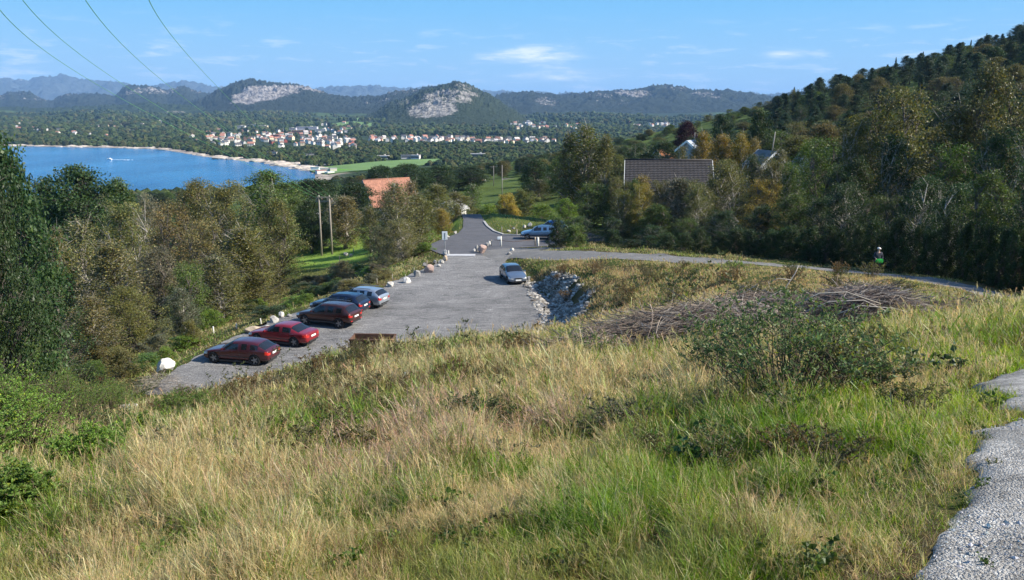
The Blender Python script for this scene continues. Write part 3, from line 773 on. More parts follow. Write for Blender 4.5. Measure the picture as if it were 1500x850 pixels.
T('oak', -35, 250, 31, 150, 'dark', 'dark leafy tree under the tall one at the left edge')
T('sallow', 62, 400, 40, 110, 'dark', 'dark green thicket tree below the tall left edge tree')
T('sallow', -10, 440, 34, 120, 'green', 'green thicket tree low at the left picture edge')
T('sallow', -110, 260, 42, 170, 'dark', 'dark tree beyond the left picture edge')
# trees by the sign and the orange roofed house
T('birch', 566, 276, 84, 52, 'brown', 'brown birch left of the orange roof, in the clump by the car park')
T('birch', 582, 264, 80, 78, 'brown', 'tallest brown birch of the clump in front of the orange roof')
T('sallow', 590, 322, 74, 85, 'brown', 'dense brown lower tree of the clump behind the boulders')
T('birch', 612, 282, 82, 60, 'olive', 'olive birch at the right side of the clump before the orange roof')
T('sallow', 560, 332, 78, 60, 'grey', 'shaded grey green tree at the left foot of the brown clump')
T('birch', 640, 268, 100, 70, 'olive', 'olive birch with pale stem beside the signboard and road')
T('birch', 668, 280, 104, 62, 'olive', 'thin olive birch over the grass verge left of the road')
T('birch', 648, 305, 90, 40, 'yellow', 'small yellowish birch on the verge behind the signboard')
T('birch', 540, 300, 98, 50, 'olive', 'olive bushy tree at the far edge of the green field')
T('birch', 505, 285, 108, 80, 'brown', 'broad brown tree right behind the twin power poles')
T('sallow', 470, 318, 112, 70, 'dark', 'dark shaded tree behind the power pole feet')
T('birch', 690, 268, 125, 50, 'green', 'green tree behind the far bend of the road')
T('oak', 560, 243, 190, 75, 'dark', 'dark oak behind the roof ridge of the orange roofed house')
T('oak', 600, 240, 210, 80, 'dark', 'dark broad tree right behind the orange roof')
T('oak', 645, 242, 230, 80, 'dark', 'dark tree with a flat top below the farm meadow')
T('oak', 690, 244, 240, 70, 'dark', 'dark rounded tree left of the bright green slope')
T('shrub', 500, 384, 76, 55, 'grey', 'grey green willow bush at the near edge of the field', name='bush', cat='bush')
T('shrub', 535, 400, 74, 40, 'green', 'green bush behind the silver estate car', name='bush', cat='bush')
T('shrub', 622, 362, 74, 32, 'bright', 'bright green bush beside the signboard', name='bush', cat='bush')
T('shrub', 632, 300, 135, 50, 'bright', 'light green bush at the back of the road verge', name='bush', cat='bush')
T('shrub', 715, 300, 112, 50, 'bright', 'yellow green bushes where the road drops away', name='bush', cat='bush')
T('shrub', 740, 285, 120, 55, 'yellow', 'tawny bush on the bank above the road bend', name='bush', cat='bush')
T('shrub', 770, 278, 125, 55, 'olive', 'olive bush on top of the bank above the blue cars', name='bush', cat='bush')
T('shrub', 795, 300, 112, 45, 'bright', 'light green bush directly above the blue cars', name='bush', cat='bush')
T('shrub', 735, 318, 100, 26, 'olive', 'small round olive bush at the inside of the road bend', name='bush', cat='bush')
T('shrub', 700, 305, 112, 30, 'olive', 'dull olive bush left of the yellow green ones at the road end', name='bush', cat='bush')
T('birch', 790, 262, 150, 40, 'olive', 'olive young birch left of the big pale birch')
T('shrub', 750, 300, 118, 30, 'gold', 'golden bush in the middle of the road bank', name='bush', cat='bush')
T('shrub', 660, 318, 118, 34, 'green', 'green bush between verge and far trees', name='bush', cat='bush')
# the big birch right of the road and the hedge of trees along the track
T('birch', 862, 180, 96, 92, 'olive', 'tall pale olive birch standing alone right of the road', )
T('birch', 838, 192, 98, 56, 'olive', 'left shoulder birch leaning on the tall pale birch')
T('birch', 885, 196, 94, 52, 'olive', 'right shoulder birch behind the tall pale birch')
T('sallow', 830, 290, 84, 62, 'bright', 'bright green young tree right above the blue cars')
T('sallow', 868, 268, 86, 80, 'green', 'green bushy tree at the foot of the tall pale birch')
T('sallow', 915, 278, 80, 75, 'olive', 'olive bushy tree left of the tiled roof')
T('sallow', 945, 270, 78, 60, 'yellow', 'yellow green tree below the tiled roof')
T('birch', 1000, 258, 78, 80, 'grey', 'greyish tree in front of the tiled roof gable')
T('sallow', 960, 300, 74, 90, 'green', 'green leafy tree low in front of the tiled roof')
T('sallow', 1075, 236, 76, 115, 'olive', 'big rounded olive tree right of the white gable')
T('sallow', 1030, 270, 72, 80, 'olive', 'olive tree below the white bargeboards')
T('sallow', 1120, 262, 70, 90, 'yellow', 'yellowish tree on the right of the big rounded olive tree')
T('sallow', 905, 320, 76, 70, 'dark', 'dark low tree where the track leaves the road')
T('sallow', 850, 318, 78, 60, 'dark', 'dark shaded bushy tree hiding the blue car tail')
T('sallow', 925, 266, 84, 70, 'olive', 'olive tree screening the wall under the left half of the tiled roof')
T('sallow', 985, 264, 82, 72, 'grey', 'grey olive tree screening the wall under the right half of the tiled roof')
T('birch', 940, 255, 86, 50, 'yellow', 'yellow leaved birch rising to the eaves of the tiled roof')
T('sallow', 1045, 258, 80, 70, 'olive', 'olive tree crowding the white gable of the tiled roof house')
T('sallow', 1132, 232, 84, 80, 'olive', 'olive tree in front of the white gable end below the leaning pole')
T('sallow', 1165, 240, 80, 80, 'green', 'green tree right of the white gable end')
T('sallow', 1100, 228, 92, 70, 'dark', 'dark tree left of the white gable end')
T('sallow', 1240, 240, 66, 110, 'dark', 'dark tree filling the gap below the light green tree')
T('birch', 1000, 212, 122, 34, 'olive', 'small olive tree in front of the blue grey house')
T('birch', 1022, 214, 120, 34, 'grey', 'small greyish tree at the right corner of the blue grey house')
T('sallow', 1108, 224, 94, 44, 'olive', 'small olive tree hiding the left wall of the white gabled house')
T('sallow', 1135, 236, 90, 50, 'dark', 'dark bush tree hiding the lower wall of the white gabled house')
T('sallow', 935, 262, 82, 46, 'green', 'green tree top at the left eaves of the tiled roof')
T('sallow', 962, 265, 82, 46, 'olive', 'olive tree top under the middle of the tiled roof')
T('sallow', 1012, 262, 82, 50, 'olive', 'olive tree top at the right eaves of the tiled roof')
T('sallow', 905, 258, 86, 46, 'olive', 'olive tree at the left end of the tiled roof')
T('shrub', 822, 322, 73, 46, 'dark', 'dark bush hiding the tail of the light blue crossover', name='bush', cat='bush')
T('shrub', 846, 330, 71, 46, 'green', 'green bush between the light blue crossover and the track', name='bush', cat='bush')
T('sallow', 580, 292, 90, 56, 'brown', 'brown tree covering the lower wall of the orange roofed house')
T('birch', 600, 262, 92, 52, 'brown', 'brown birch overlapping the right half of the orange roof')
T('oak', 1060, 168, 128, 46, 'blue', 'dark conifer like tree beside the purple beech')
T('oak', 1005, 178, 150, 52, 'purple', 'dark purple copper beech on the skyline')
T('oak', 1115, 162, 120, 46, 'dark', 'dark round tree behind the golden trees')
T('birch', 1030, 192, 118, 50, 'gold', 'golden tree directly right of the purple beech')
T('birch', 1060, 196, 114, 56, 'gold', 'second golden tree from the purple beech')
T('birch', 1090, 194, 112, 48, 'gold', 'rusty golden tree right of the middle of the golden row')
T('birch', 1108, 200, 110, 40, 'gold', 'short golden tree at the right end of the golden row')
T('birch', 975, 226, 130, 50, 'olive', 'olive tree left of the small blue grey house')
T('birch', 940, 222, 140, 60, 'green', 'green tree behind the tiled roof ridge')
T('oak', 905, 226, 135, 50, 'olive', 'olive broad tree between the pale birch and the tiled roof')
T('sallow', 1180, 208, 84, 90, 'bright', 'light green tree at the foot of the dark hill')
T('birch', 1145, 215, 92, 60, 'olive', 'olive tree beside the pole and the white gable end')
T('sallow', 1210, 200, 76, 110, 'green', 'green tree left of the tallest brown tree')
T('sallow', 1330, 128, 70, 165, 'olive', 'huge brown olive tree in front of the dark hill')
T('sallow', 1265, 172, 72, 110, 'olive', 'wide olive tree left of the huge brown one')
T('birch', 1410, 150, 62, 110, 'olive', 'tall thin leaved tree right of the huge brown one')
T('sallow', 1470, 92, 60, 150, 'brown', 'tall brown tree near the right picture edge')
T('sallow', 1530, 130, 55, 140, 'olive', 'olive tree cut by the right picture edge')
T('sallow', 1620, 110, 55, 160, 'olive', 'olive tree beyond the right picture edge')
gl = 'dark shaded understorey trees along the gravel track'
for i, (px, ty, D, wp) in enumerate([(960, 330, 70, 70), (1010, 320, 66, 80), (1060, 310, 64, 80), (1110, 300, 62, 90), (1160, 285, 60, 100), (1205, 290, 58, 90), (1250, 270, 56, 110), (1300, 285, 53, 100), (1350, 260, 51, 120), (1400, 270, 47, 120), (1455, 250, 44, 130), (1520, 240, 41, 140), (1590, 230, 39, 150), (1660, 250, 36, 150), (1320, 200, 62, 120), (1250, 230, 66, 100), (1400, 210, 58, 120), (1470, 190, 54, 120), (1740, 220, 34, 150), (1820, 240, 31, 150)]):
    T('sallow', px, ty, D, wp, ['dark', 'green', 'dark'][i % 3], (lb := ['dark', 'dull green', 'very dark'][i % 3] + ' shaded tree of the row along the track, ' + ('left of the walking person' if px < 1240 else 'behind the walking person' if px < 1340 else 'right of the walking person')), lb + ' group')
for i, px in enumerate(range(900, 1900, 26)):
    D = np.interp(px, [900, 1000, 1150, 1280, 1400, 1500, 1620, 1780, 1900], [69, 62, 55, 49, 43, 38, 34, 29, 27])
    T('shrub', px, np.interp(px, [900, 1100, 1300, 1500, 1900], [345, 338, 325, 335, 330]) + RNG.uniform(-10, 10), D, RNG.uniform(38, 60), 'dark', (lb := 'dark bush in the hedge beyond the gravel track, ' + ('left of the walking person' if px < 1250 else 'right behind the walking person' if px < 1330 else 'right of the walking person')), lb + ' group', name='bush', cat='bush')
# wooded hill on the right: rows of trees climbing to the skyline
hx = RNG.uniform(1010, 1900, 4000); hd = 385 - 300 * RNG.random(4000) ** 1.35
pts_h = []; nhill = [0, 0]
CW = {'olive': 'olive', 'green': 'green', 'dark': 'dark green', 'brown': 'brownish', 'blue': 'blue green'}
def hz(px, q): return ('high on' if q < np.interp(px, [1130, 1500], [215, 110]) else 'halfway up' if q < np.interp(px, [1130, 1500], [245, 200]) else 'at the foot of') + ' the ' + ('left end' if px < 1180 else 'middle' if px < 1340 else 'right part' if px < 1500 else 'far right part') + ' of the wooded hill'
def hilltree(px, D, con, hmul=1.0):
    x, y = pol(px, D); z = g(x, y); q = pix(x, y, z)
    if q[1] > np.interp(px, [1010, 1200, 1300, 1500], [262, 285, 300, 330]): return
    if any((x - a) ** 2 + (y - b2) ** 2 < (4.6 + 0.011 * D) ** 2 for a, b2 in pts_h): return
    if px < 1120 and D > 250: return
    pts_h.append((x, y))
    if con:
        kk = 'pine' if RNG.random() < .85 else 'spruce'; lb = f"{'spreading dark pine' if kk == 'pine' else 'pointed dark spruce'} {hz(px, q[1])}"
        tree(kk, x, y, z + RNG.uniform(7.5, 11.5) * hmul, RNG.uniform(6, 9), 'blue', lb, lb.replace('dark ', 'dark ') + ' group'); nhill[0] += 1
    else:
        cc_ = str(RNG.choice(['olive', 'green', 'dark', 'brown', 'dark'])); lb = f'{CW[cc_]} leafy tree {hz(px, q[1])}'
        tree('oak' if RNG.random() < .6 else 'sallow', x, y, z + RNG.uniform(7, 10.5) * hmul, RNG.uniform(9, 13), cc_, lb, lb + ' group'); nhill[1] += 1
# the crest first: the row that shows against the sky
for px in np.arange(1125, 1860, 7.5):
    Ds = np.linspace(120, 430, 80); xs_ = (px - 750) / F * Ds / math.cos(PITCH) * 0.995; q = pix(xs_, Ds, G(xs_, Ds))[1]; D = Ds[int(np.argmin(q))]
    hilltree(px, min(D, 400) - RNG.uniform(0, 22), RNG.random() < .5, RNG.uniform(.5, .85))
for px in np.arange(1130, 1860, 17.0):
    px += RNG.uniform(-4, 4); Ds = np.linspace(120, 430, 80); xs_ = (px - 750) / F * Ds / math.cos(PITCH) * 0.995; q = pix(xs_, Ds, G(xs_, Ds))[1]; D = min(Ds[int(np.argmin(q))], 400) - 3
    x, y = pol(px, D); z = g(x, y); nhill[0] += 1
    tree('spruce', x, y, z + RNG.uniform(5.5, 9.5), RNG.uniform(2.6, 4.2), 'blue', 'narrow dark conifer standing against the sky on the crest of the wooded hill', 'conifers on the hill crest')
for px, D in zip(hx, hd):
    con = RNG.random() < np.interp(D, [90, 200, 300], [0.04, 0.35, 0.75])
    if nhill[0 if con else 1] >= 285: continue
    hilltree(px, D, con)
print('hill trees', len(pts_h))
# mid slope: tree belts between the near wood and the bay
gm = 'trees of the slope behind the car park and the houses'
ext = []
for i in range(2600):
    px = RNG.uniform(-250, 1150) if i < 900 else RNG.uniform(640, 1130); D = RNG.uniform(140, 440) if i < 900 else 450 - 290 * RNG.random() ** 1.5
    if len(ext) > (150 if i < 900 else 292): continue
    x, y = pol(px, D)
    q = pix(x, y, g(x, y))
    if inpoly(np.array([q[0]]), np.array([q[1]]), [(505, 330), (600, 300), (640, 290), (760, 255), (800, 262), (760, 320), (640, 345)])[0]: continue
    if px > 640 and px < 810 and D < 190: continue
    if abs(px - 575) < 60 and D < 175: continue
    if 880 < px < 1060 and D < 150: continue
    if any((x - a) ** 2 + (y - b2) ** 2 < 11 ** 2 for a, b2 in ext): continue
    ext.append((x, y))
    z = g(x, y); lim = P(px, np.interp(px, [-250, 0, 380, 470, 560, 700, 820, 1000, 1150], [300, 295, 275, 266, 254, 242, 222, 204, 180]), D)[2]
    tree('oak' if RNG.random() < .5 else 'sallow', x, y, min(z + RNG.uniform(7, 11), max(lim, z + 3.5)), RNG.uniform(8, 12), (cc_ := str(RNG.choice(['dark', 'dark', 'green', 'olive']))), (lb := f"{CW[cc_]} leafy tree on the slope " + ('beyond the left wood before the fjord' if px < 330 else 'behind the power poles below the bay' if px < 520 else 'behind the orange roofed house' if px < 640 else 'beyond the road bend before the plain' if px < 800 else 'behind the tall pale birch' if px < 900 else 'behind the dark tiled roof' if px < 1040 else 'behind the golden trees')), lb + ' group')
print('mid trees', len(ext))

# low bushes and thicket between the car park and the left wood
gb = 'low bushes between the car park and the wood'
for i in range(120):
    u = RNG.random(); px = RNG.uniform(-150, 560)
    lo = np.interp(px, [-150, 0, 200, 300, 400, 560], [640, 610, 560, 500, 470, 425]); hi = np.interp(px, [-150, 200, 400, 560], [520, 470, 430, 385])
    py = hi + (lo - hi) * RNG.random() ** 1.3
    p = hitg(px, py, 18, 160, 260)
    if min(sdist(np.array([p[0]]), np.array([p[1]]), LOT)[0], sdist(np.array([p[0]]), np.array([p[1]]), FIELD)[0]) < 2.0 or p[1] < 24: continue
    hh_ = RNG.uniform(.7, 2.0) if px < 330 else RNG.uniform(.5, 1.1); w_ = RNG.uniform(1.8, 4.2)
    tree('shrub', p[0], p[1], g(p[0], p[1]) + hh_, w_, (cc_ := str(RNG.choice(['green', 'olive', 'brown', 'grey', 'bright', 'dark']))), (lb := {'green': 'green', 'olive': 'olive', 'brown': 'brown', 'grey': 'greyish', 'bright': 'bright green', 'dark': 'dark'}[cc_] + ' low bush ' + ('in the thicket left of the big white boulder' if px < 235 else 'behind the white boulder and maroon hatchback' if px < 345 else 'beyond the noses of the parked cars' if px < 460 else 'between the silver car and the field')), lb + ' group', name='bush', cat='bush')

lap('04')
# ================================================================ far woods (one mass) and the town across the bay
def ico(sub, seed, amp):
    bm = bmesh.new(); bmesh.ops.create_icosphere(bm, subdivisions=sub, radius=1)
    r = random.Random(seed)
    for v in bm.verts: v.co *= 1 + r.uniform(-amp, amp)
    V = np.array([v.co[:] for v in bm.verts]); Fc = np.array([[q.index for q in f.verts] for f in bm.faces]); bm.free()
    return V, Fc
def scatter(bases, which, pos, rot, scl, cols):
    """copies of small meshes joined into arrays; scl (n,3); cols (n,3)"""
    Vs, Fs, Cs = [], [], []; off = 0
    for k, (bv, bf, bc) in enumerate(bases):
        i = np.where(which == k)[0]
        if not len(i): continue
        c, s = np.cos(rot[i])[:, None], np.sin(rot[i])[:, None]
        v = bv[None] * scl[i][:, None, :]
        v = np.stack([v[..., 0] * c - v[..., 1] * s, v[..., 0] * s + v[..., 1] * c, v[..., 2]], -1) + pos[i][:, None, :]
        n, m = len(i), len(bv)
        Vs.append(v.reshape(-1, 3)); Fs.append((bf[None] + (np.arange(n) * m)[:, None, None]).reshape(-1, bf.shape[1]) + off); off += n * m
        Cs.append((cols[i][:, None, :] * bc[None]).reshape(-1, 3))
    return np.concatenate(Vs), np.concatenate(Fs), np.concatenate(Cs)
def hit(px, py, d0=600, d1=7000):
    Ds = np.geomspace(d0, d1, 400); pts = np.array([P(px, py, D) for D in Ds])
    z, s = valley(pts[:, 0], pts[:, 1]); k = np.where(pts[:, 2] < z)[0]
    if not len(k): return None
    k = k[0]; return pts[k, 0], pts[k, 1], z[k], s[k]
houses = []
def cl(n, x0, x1, y0, y1, slant=0.0, seed=0):
    r = random.Random(seed); c = 0
    for _ in range(n * 8):
        if c >= n: break
        px = r.uniform(x0, x1); py = r.uniform(y0, y1) + slant * (px - x0) / (x1 - x0)
        h = hit(px, py)
        if h is None or h[3] < 20: continue
        if any((h[0] - q[0]) ** 2 + (h[1] - q[1]) ** 2 < 14 ** 2 for q in houses): continue
        houses.append((h[0], h[1], h[2])); c += 1
cl(92, 300, 520, 192, 216, 4, 1); cl(30, 380, 520, 198, 214, 4, 11)
cl(62, 540, 700, 203, 210, 0, 2)
cl(30, 700, 812, 205, 212, 0, 3)
cl(24, 745, 805, 180, 190, 0, 4)
cl(6, 812, 850, 184, 190, 0, 5)
cl(18, 915, 990, 181, 188, 0, 6)
cl(28, 15, 240, 178, 203, 0, 7)
cl(14, 470, 560, 180, 196, 0, 8)
cl(8, 280, 345, 196, 212, 0, 9)
print('houses', len(houses))
clear_ = [hit(a, b_) for a, b_ in [(340, 188.5), (350, 188.5), (362, 187), (372, 187), (382, 187), (390, 188), (415, 192), (425, 192), (435, 190), (445, 190), (455, 190), (465, 190), (435, 196), (445, 196), (455, 196), (470, 193), (478, 193), (404, 203), (399, 227), (454, 230.5), (560, 233), (594, 233), (609, 233.5), (700, 231)]]
HX = np.array(houses + [c[:3] for c in clear_ if c])
nF = 78000
fpx = RNG.uniform(-400, 1500, nF); fD = np.exp(RNG.uniform(math.log(440), math.log(4300), nF))
fx = (fpx - 750) / F * fD * 1.02; fy = fD
fz, fs = valley(fx, fy)
ok = (fs > 12) & ~inpoly(fx, fy, FARM) & ~((fpx > 440) & (fpx < 650) & (fD > 720) & (fD < 960))
fn = vnoise(fx, fy, 170, 3)
_, fpy = pix(fx, fy, fz)
town = ((fpx > 335) & (fpx < 520) & (fpy > 194) & (fpy < 220)) | ((fpx > 535) & (fpx < 815) & (fpy > 199) & (fpy < 213)) | ((fpx > 750) & (fpx < 845) & (fpy > 178) & (fpy < 192)) | ((fpx > 920) & (fpx < 995) & (fpy > 179) & (fpy < 190))
slope_f = (fpx > 470) & (fpx < 560) & (fpy > 168) & (fpy < 196)
ok &= ~(town & (RNG.random(nF) < 0.80)) & ~(slope_f & (RNG.random(nF) < 0.8)) & (fn < 0.70)
near = (fx[:, None] - HX[:, 0]) ** 2 + (fy[:, None] - HX[:, 1]) ** 2
ok &= ~(near < 12 ** 2).any(1)
# keep a clear view strip towards each house
for hx_, hy_, _ in HX:
    t_ = fy / hy_; ok &= ~((t_ > 0.945) & (t_ < 1) & (np.abs(fx - hx_ * t_) < 9))
fx, fy, fz, fD, town = fx[ok], fy[ok], fz[ok], fD[ok], town[ok]
n = len(fx)
R_ = np.clip(0.0030 * fD, 3.4, 8) * RNG.uniform(0.6, 1.35, n) * np.where(town, 0.6, 1)
hgt = R_ * RNG.uniform(0.8, 1.4, n)
bases = []
for s in range(6):
    V_, F_ = ico(1, s, 0.28); bases.append((V_, F_, np.repeat(np.random.default_rng(s).uniform(0.7, 1.3, len(V_))[:, None], 3, 1)))
tint = np.array([[.034, .052, .020], [.045, .062, .022], [.062, .066, .028], [.026, .042, .022], [.055, .075, .026]])[RNG.integers(0, 5, n)] * RNG.uniform(0.7, 1.3, n)[:, None]
V_, F_, C_ = scatter(bases, RNG.integers(0, 6, n), np.stack([fx, fy, fz + hgt * 0.55], -1), RNG.uniform(0, 6.28, n), np.stack([R_, R_, hgt], -1), tint)
V_ += (np.random.default_rng(5).random(V_.shape) - .5) * 1.2
m, t, b = nmat('far_foliage'); at = t.nodes.new('ShaderNodeAttribute'); at.attribute_name = 'Col'; oc = objco(t)
c = mixcol(t, 1.0, at.outputs['Color'], ramp(t, noise(t, 0.5, 4, oc, 0.8), [(0.35, 0.4), (0.65, 1.7)]), 'MULTIPLY')
t.links.new(c, b.inputs['Base Color']); b.inputs['Roughness'].default_value = 1; b.inputs['Specular IOR Level'].default_value = 0.05
bump(t, b, noise(t, 0.7, 3, oc, 0.8), 1.0, 2.0)
tag(link('forest', fmesh('forest', V_, F_, C_), m), 'dark green far off woods between the bay, the town and the mountains', 'forest', kind='stuff')
print('forest', n)

# slope meadows above the town
for pl in ([(486, 182), (520, 179), (545, 182), (540, 188), (505, 191)], [(500, 174), (530, 172), (540, 176), (512, 178)], [(556, 219), (575, 218), (590, 220), (572, 223)]):
    q = [hit(a, b_) for a, b_ in pl]
    if any(v is None for v in q): continue
    tag(polysheet('meadow', [(v[0], v[1]) for v in q], lambda x, y: float(valley(np.array([x]), np.array([y]))[0][0]) + 1.5, 25, MT.setdefault('mead', bpy.data.materials['meadow']), jag=8), kind='structure')

# town houses: one small mesh per wall / roof colour
WALLS = {'white': (.66, .62, .57), 'cream': (.66, .56, .40), 'red': (.30, .07, .05), 'grey': (.42, .42, .42), 'brown': (.16, .09, .06)}
ROOFS = {'orange': (.36, .17, .12), 'dark': (.09, .085, .085), 'brown': (.20, .12, .09), 'pale': (.50, .46, .44)}
def house_mesh(wall, roof, Lx=11, Wy=8, hw_=4.6, hr=2.6):
    bm = bmesh.new(); a, b2 = Lx / 2, Wy / 2
    v = [bm.verts.new(p) for p in [(-a, -b2, -2), (a, -b2, -2), (a, b2, -2), (-a, b2, -2), (-a, -b2, hw_), (a, -b2, hw_), (a, b2, hw_), (-a, b2, hw_), (-a, 0, hw_ + hr), (a, 0, hw_ + hr)]]
    for f in [(0, 1, 5, 4), (2, 3, 7, 6), (1, 2, 6, 9, 5), (3, 0, 4, 8, 7)]: bm.faces.new([v[i] for i in f])
    for sgn in (-1, 1):
        o = 0.5
        q = [bm.verts.new(p) for p in [(-a - o, sgn * (b2 + o), hw_ - 0.28), (a + o, sgn * (b2 + o), hw_ - 0.28), (a + o, 0, hw_ + hr + .06), (-a - o, 0, hw_ + hr + .06), (-a - o, sgn * (b2 + o), hw_ + 0.0), (a + o, sgn * (b2 + o), hw_ + 0.0), (a + o, 0, hw_ + hr + .35), (-a - o, 0, hw_ + hr + .35)]]
        for f in [(4, 5, 6, 7), (0, 1, 5, 4), (0, 3, 2, 1), (1, 2, 6, 5), (0, 4, 7, 3)]: bm.faces.new([q[i] for i in f]).material_index = 1
    box(bm, (a * 0.3, 0.6, hw_ + hr + .3), (.8, .8, 1.6), 1)
    for i in range(3):
        for sgn in (-1, 1):
            for zz in (0.9, 3.2): box(bm, (-a + Lx * (i + .5) / 3, sgn * b2, zz + .3), (1.4, 0.08, 1.3), 2)
    me = bpy.data.meshes.new('town_house'); bmesh.ops.recalc_face_normals(bm, faces=bm.faces); bm.to_mesh(me); bm.free()
    me.materials.append(simple('town_wall_' + wall, WALLS[wall], var=.06, scale=.3)); me.materials.append(simple('town_roof_' + roof, ROOFS[roof], var=.15, scale=.5))
    me.materials.append(simple('town_window', (.03, .035, .045), 0.2))
    return me
kinds = [('white', 'orange'), ('white', 'dark'), ('white', 'brown'), ('white', 'pale'), ('cream', 'orange'), ('cream', 'brown'), ('red', 'dark'), ('grey', 'dark'), ('brown', 'orange')]
wts = np.array([5, 4.5, 3, 3, 1.5, 1, .8, 1, 1]); wts = wts / wts.sum()
hm = [house_mesh(*k) for k in kinds]
for (x, y, z) in houses:
    k = int(RNG.choice(len(kinds), p=wts)); s = RNG.uniform(0.7, 1.12) * (1.0 + max(0, y - 2600) / 8000)
    o = bpy.data.objects.new('town_house', hm[k]); COL.objects.link(o); o.location = (x, y, z + 1.2); o.rotation_euler[2] = RNG.uniform(0, 3.14); o.scale = (s, s, s * 1.1)
    px = pix(x, y, z)[0]
    where = 'scattered above the far shore of the bay' if px < 270 else 'in the dense town at the head of the bay' if px < 520 else 'in the long row across the plain' if px < 815 and y < 2900 else 'at the foot of the mountain' if px < 880 else 'in the village below the right mountain range'
    wn = {'white': 'white', 'cream': 'cream', 'red': 'red', 'grey': 'grey', 'brown': 'brown'}[kinds[k][0]]; rn = {'orange': 'orange', 'dark': 'dark grey', 'brown': 'brown', 'pale': 'pale'}[kinds[k][1]]
    tag(o, f'{wn} house with {rn} roof {where}', 'house', f'{wn} houses with {rn} roofs {where}')
# large flat buildings
def hall(px, py, Lm, Wm, Hm, wall, roof, label, rz=0.0, name='long_building', cat='building', storeys=2):
    h = hit(px, py)
    if h is None: return
    e = empty(name, (h[0], h[1], h[2]), rz, label=label, cat=cat)
    bm = bmesh.new(); box(bm, (0, 0, Hm / 2 - 1), (Lm, Wm, Hm + 2)); bm_obj('wall', bm, simple('hall_wall_%s' % str(wall), wall, var=.06, scale=.1), e)
    bm = bmesh.new(); box(bm, (0, 0, Hm + .3), (Lm + 1, Wm + 1, .6)); box(bm, (Lm * .2, 0, Hm + 1.4), (Lm * .12, Wm * .4, 1.7)); bm_obj('roof', bm, simple('hall_roof_%s' % str(roof), roof, var=.08, scale=.1), e)
    wm = None
    for s in range(storeys):
        bm = bmesh.new(); box(bm, (0, -Wm / 2 - .03, Hm * (s + .55) / storeys), (Lm * .92, .12, Hm / storeys * .38)); bm_obj('window', bm, simple('town_window', (.03, .035, .045)), e)
hall(350, 188.5, 45, 16, 8, WALLS['white'], ROOFS['pale'], 'long white flat roofed block at the left end of the school buildings')
hall(372, 187, 38, 18, 11, WALLS['white'], ROOFS['pale'], 'taller white flat roofed block in the middle of the school buildings', 0.1)
hall(386, 188, 30, 16, 8, WALLS['cream'], ROOFS['pale'], 'cream block at the right end of the school buildings')
hall(425, 192, 42, 20, 8, (.55, .5, .58), ROOFS['pale'], 'lilac grey long hall above the town', 0.05)
hall(450, 190, 70, 22, 8, (.62, .58, .66), ROOFS['pale'], 'longest pale hall above the town', 0.05)
hall(442, 196, 56, 20, 8, (.45, .19, .12), (.5, .24, .17), 'long brick red building in front of the pale hall')
hall(470, 193, 34, 14, 7, WALLS['white'], ROOFS['pale'], 'white hall right of the brick red building')
hall(404, 203, 24, 14, 8, (.42, .13, .09), ROOFS['orange'], 'red building in the middle of the town')
hall(399, 227, 14, 7, 4, WALLS['white'], ROOFS['dark'], 'white house alone in the wood above the shoreline', 0.1, 'shore_house', 'house', 1)
hall(454, 230.5, 11, 7, 4, WALLS['white'], ROOFS['dark'], 'white house at the edge of the farm meadow wood', 0.4, 'shore_house', 'house', 1)
hall(560, 233, 18, 8, 4, WALLS['white'], ROOFS['pale'], 'long white farmhouse at the back of the green meadow', 0.0, 'farmhouse', 'house', 1)
hall(594, 233, 12, 8, 5, WALLS['grey'], ROOFS['dark'], 'grey farm building right of the long white farmhouse', 0.2, 'farmhouse', 'house', 1)
hall(609, 233.5, 12, 7, 5, WALLS['white'], ROOFS['pale'], 'white farmhouse beside the grey farm building', -0.2, 'farmhouse', 'house', 1)
hall(700, 231, 20, 8, 5, (.5, .4, .3), ROOFS['pale'], 'pale brown farm building right of the meadow', 0.0, 'farmhouse', 'house', 1)
hall(464, 239, 16, 5, 2.5, (.75, .72, .66), ROOFS['pale'], 'low white bathing house beside the sandy point', 0.0, 'beach_house', 'house', 1)
hall(474, 243.5, 30, 4, 1.4, (.75, .68, .62), ROOFS['pale'], 'long low pale wall at the meadow edge by the beach', 0.0, 'low_wall', 'wall', 1)
for i, (px, py, a, b2, c_, nm_) in enumerate([(462, 250, 20, 8, 4, 'white'), (476, 252, 22, 9, 4, 'pale grey'), (488, 252, 16, 9, 4, 'cream'), (470, 255, 22, 8, 4, 'red roofed'), (483, 256, 18, 8, 3, 'flat white')]):
    x, y = ray(px, py, SEA + 1.5); z = SEA + 1.5
    e = empty('boathouse', (x, y, z), 0.2 * i, label=f'{nm_} low harbour building at the near end of the bay', cat='building')
    bm = bmesh.new(); box(bm, (0, 0, c_ / 2), (a * .45, b2 * .7, c_ * .8)); bm_obj('wall', bm, simple('hb_w%d' % i, [(.7, .7, .68), (.5, .5, .5), (.6, .55, .45), (.6, .58, .55), (.75, .74, .7)][i]), e)
    bm = bmesh.new(); box(bm, (0, 0, c_ * .9 + .2), (a * .5, b2 * .78, .4)); bm_obj('roof', bm, simple('hb_r%d' % i, [(.4, .4, .4), (.3, .3, .3), (.45, .42, .4), (.36, .12, .09), (.6, .6, .6)][i]), e)
